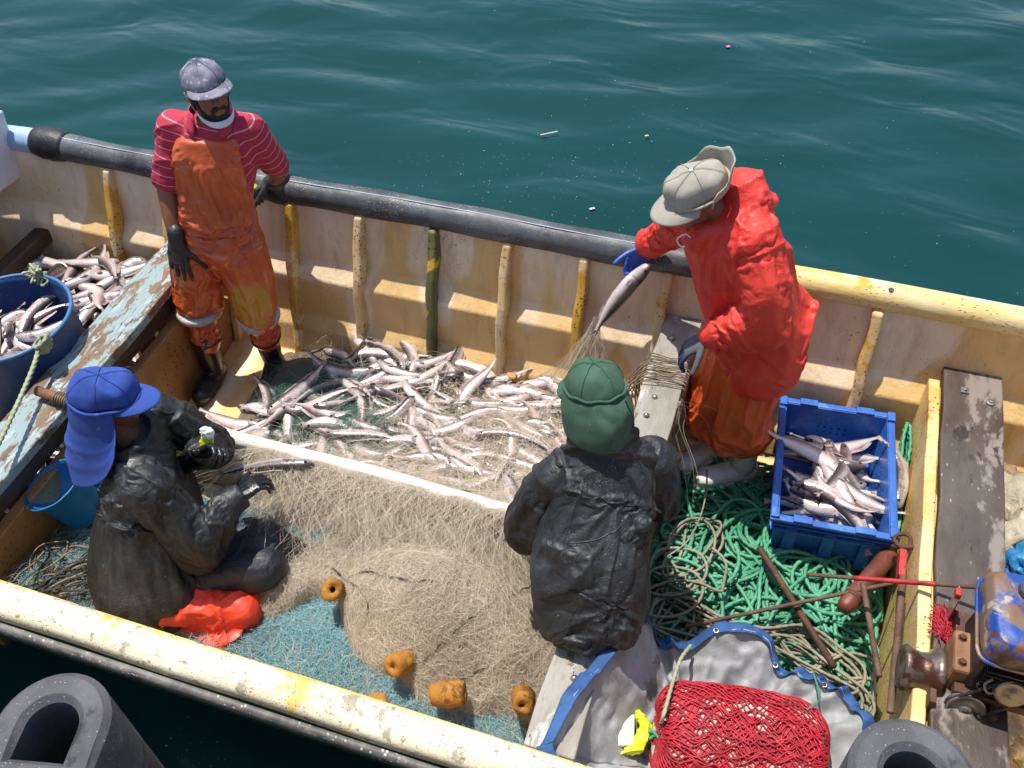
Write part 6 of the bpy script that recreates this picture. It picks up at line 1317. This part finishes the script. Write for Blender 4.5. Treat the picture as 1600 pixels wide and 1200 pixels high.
# ================================================================== rubber fenders on the quay
M_FEND = worn('grey_rubber', '#38383a', '#56565a', 7, .75, .5, 45, specks=[('#8d8b88', 120, .12)], patch=[('#2a2a2b', 5, .42), ('#66665f', 14, .36), ('#8f8d86', 22, .27)])
def fender(c, label, ang=0, zt=2.0, zb=.35):
    th = thing('rubber_fender', label, 'fender', 'rubber fenders on the quay', loc=(c[0], c[1], 0)); R = np.stack([QD, QN], 1)
    def outl(r, back, n=22): return [(r * math.cos(a), r * math.sin(a)) for a in np.linspace(0, math.pi, n)] + [(-r, -back), (r, -back)]
    o = outl(.104, .13); i = outl(.048, .058); n = len(o); V = []
    for z, ch in ((zb, 0), (zt - .012, 0), (zt, .012)):
        for q, s in ((o, -1), (i, 1)):
            for x, y in q: l = math.hypot(x, y); k = 1 + s * ch / l; w = R @ np.array([x * k, y * k]); V.append((w[0], w[1], z))
    F = []
    for L in range(2):
        for j in range(n):
            a, b = L * 2 * n + j, L * 2 * n + (j + 1) % n; F.append((a, b, b + 2 * n, a + 2 * n)); a += n; b += n; F.append((b, a, a + 2 * n, b + 2 * n))
    for L in (0, 2):
        for j in range(n): a, b = L * 2 * n + j, L * 2 * n + (j + 1) % n; F.append((a, b, b + n, a + n))
    MB().add(V, F).build('fender_body', M_FEND, th)
fender((-1.039, -.60), 'grey rubber fender with a D-shaped hole at the left end of the quay'); fender((.382, -.236), 'grey rubber fender with a round top at the right end of the quay')
# ================================================================== flecks and scraps on the water
m_fleck = worn('foam_fleck', '#6f8f8a', '#9ab0aa', 20, .8, 0); g = np.random.default_rng(70); Vs = []; Fs = []; k = 0
def fleck_at(x, y, s):
    global k
    a = g.uniform(0, 6.28); e = g.uniform(.25, .8); pts = [(math.cos(a + b) * s * (1 if i % 2 else e), math.sin(a + b) * s * (1 if i % 2 else e)) for i, b in enumerate(np.linspace(0, 2 * math.pi, 6)[:-1])]
    z = WATER_Z + .030; Vs.extend([(x + p[0], y + p[1], z) for p in pts]); Fs.append(tuple(range(k, k + 5))); k += 5
for _ in range(650):
    c = [(-2.3, 4.1, .35, .25), (-1.5, 4.0, .5, .25), (-1.2, 3.9, .35, .35), (-1.2, 4.7, .6, .4), (.3, 4.3, .9, .6), (-1.7, -.05, .3, .08), (-.8, 5.6, 1.2, .6)][g.integers(0, 7)]; fleck_at(g.normal(c[0], c[2]), max(2.5, g.normal(c[1], c[3])) if c[1] > 0 else g.normal(c[1], c[3]), g.uniform(.0016, .0048) * (.6 if g.random() < .7 else 1.2))
me = bpy.data.meshes.new('foam_flecks'); me.from_pydata(Vs, [], Fs); obj('foam_flecks', me, m_fleck, kind='stuff')
def scrap(nm, x, y, s, col, label, cat='scrap', el=1.0):
    mb = MB(); mb.box((x, y, WATER_Z + .030), (s, s * el, .006), np.array([[.8, -.6, 0], [.6, .8, 0], [0, 0, 1]])); mb.build(nm, worn(nm + '_mat', col, col, 10, .7, 0), bevel=.002, label=label, cat=cat)
scrap('fish_scrap', -1.218, 3.868, .035, '#c9cbc4', 'small white fish scrap floating left of the red man\'s cap', el=.5)
scrap('pink_scrap', -.753, 6.2, .03, '#c45a80', 'tiny pink scrap floating far out on the water')
scrap('twig', -1.74, 4.635, .13, '#b9ad94', 'pale twig floating on the water beyond the gunwale', 'twig', .08)
scrap('yellow_scrap', -1.076, 4.787, .028, '#c9b070', 'tiny yellow scrap floating above the beige cap', el=.5)
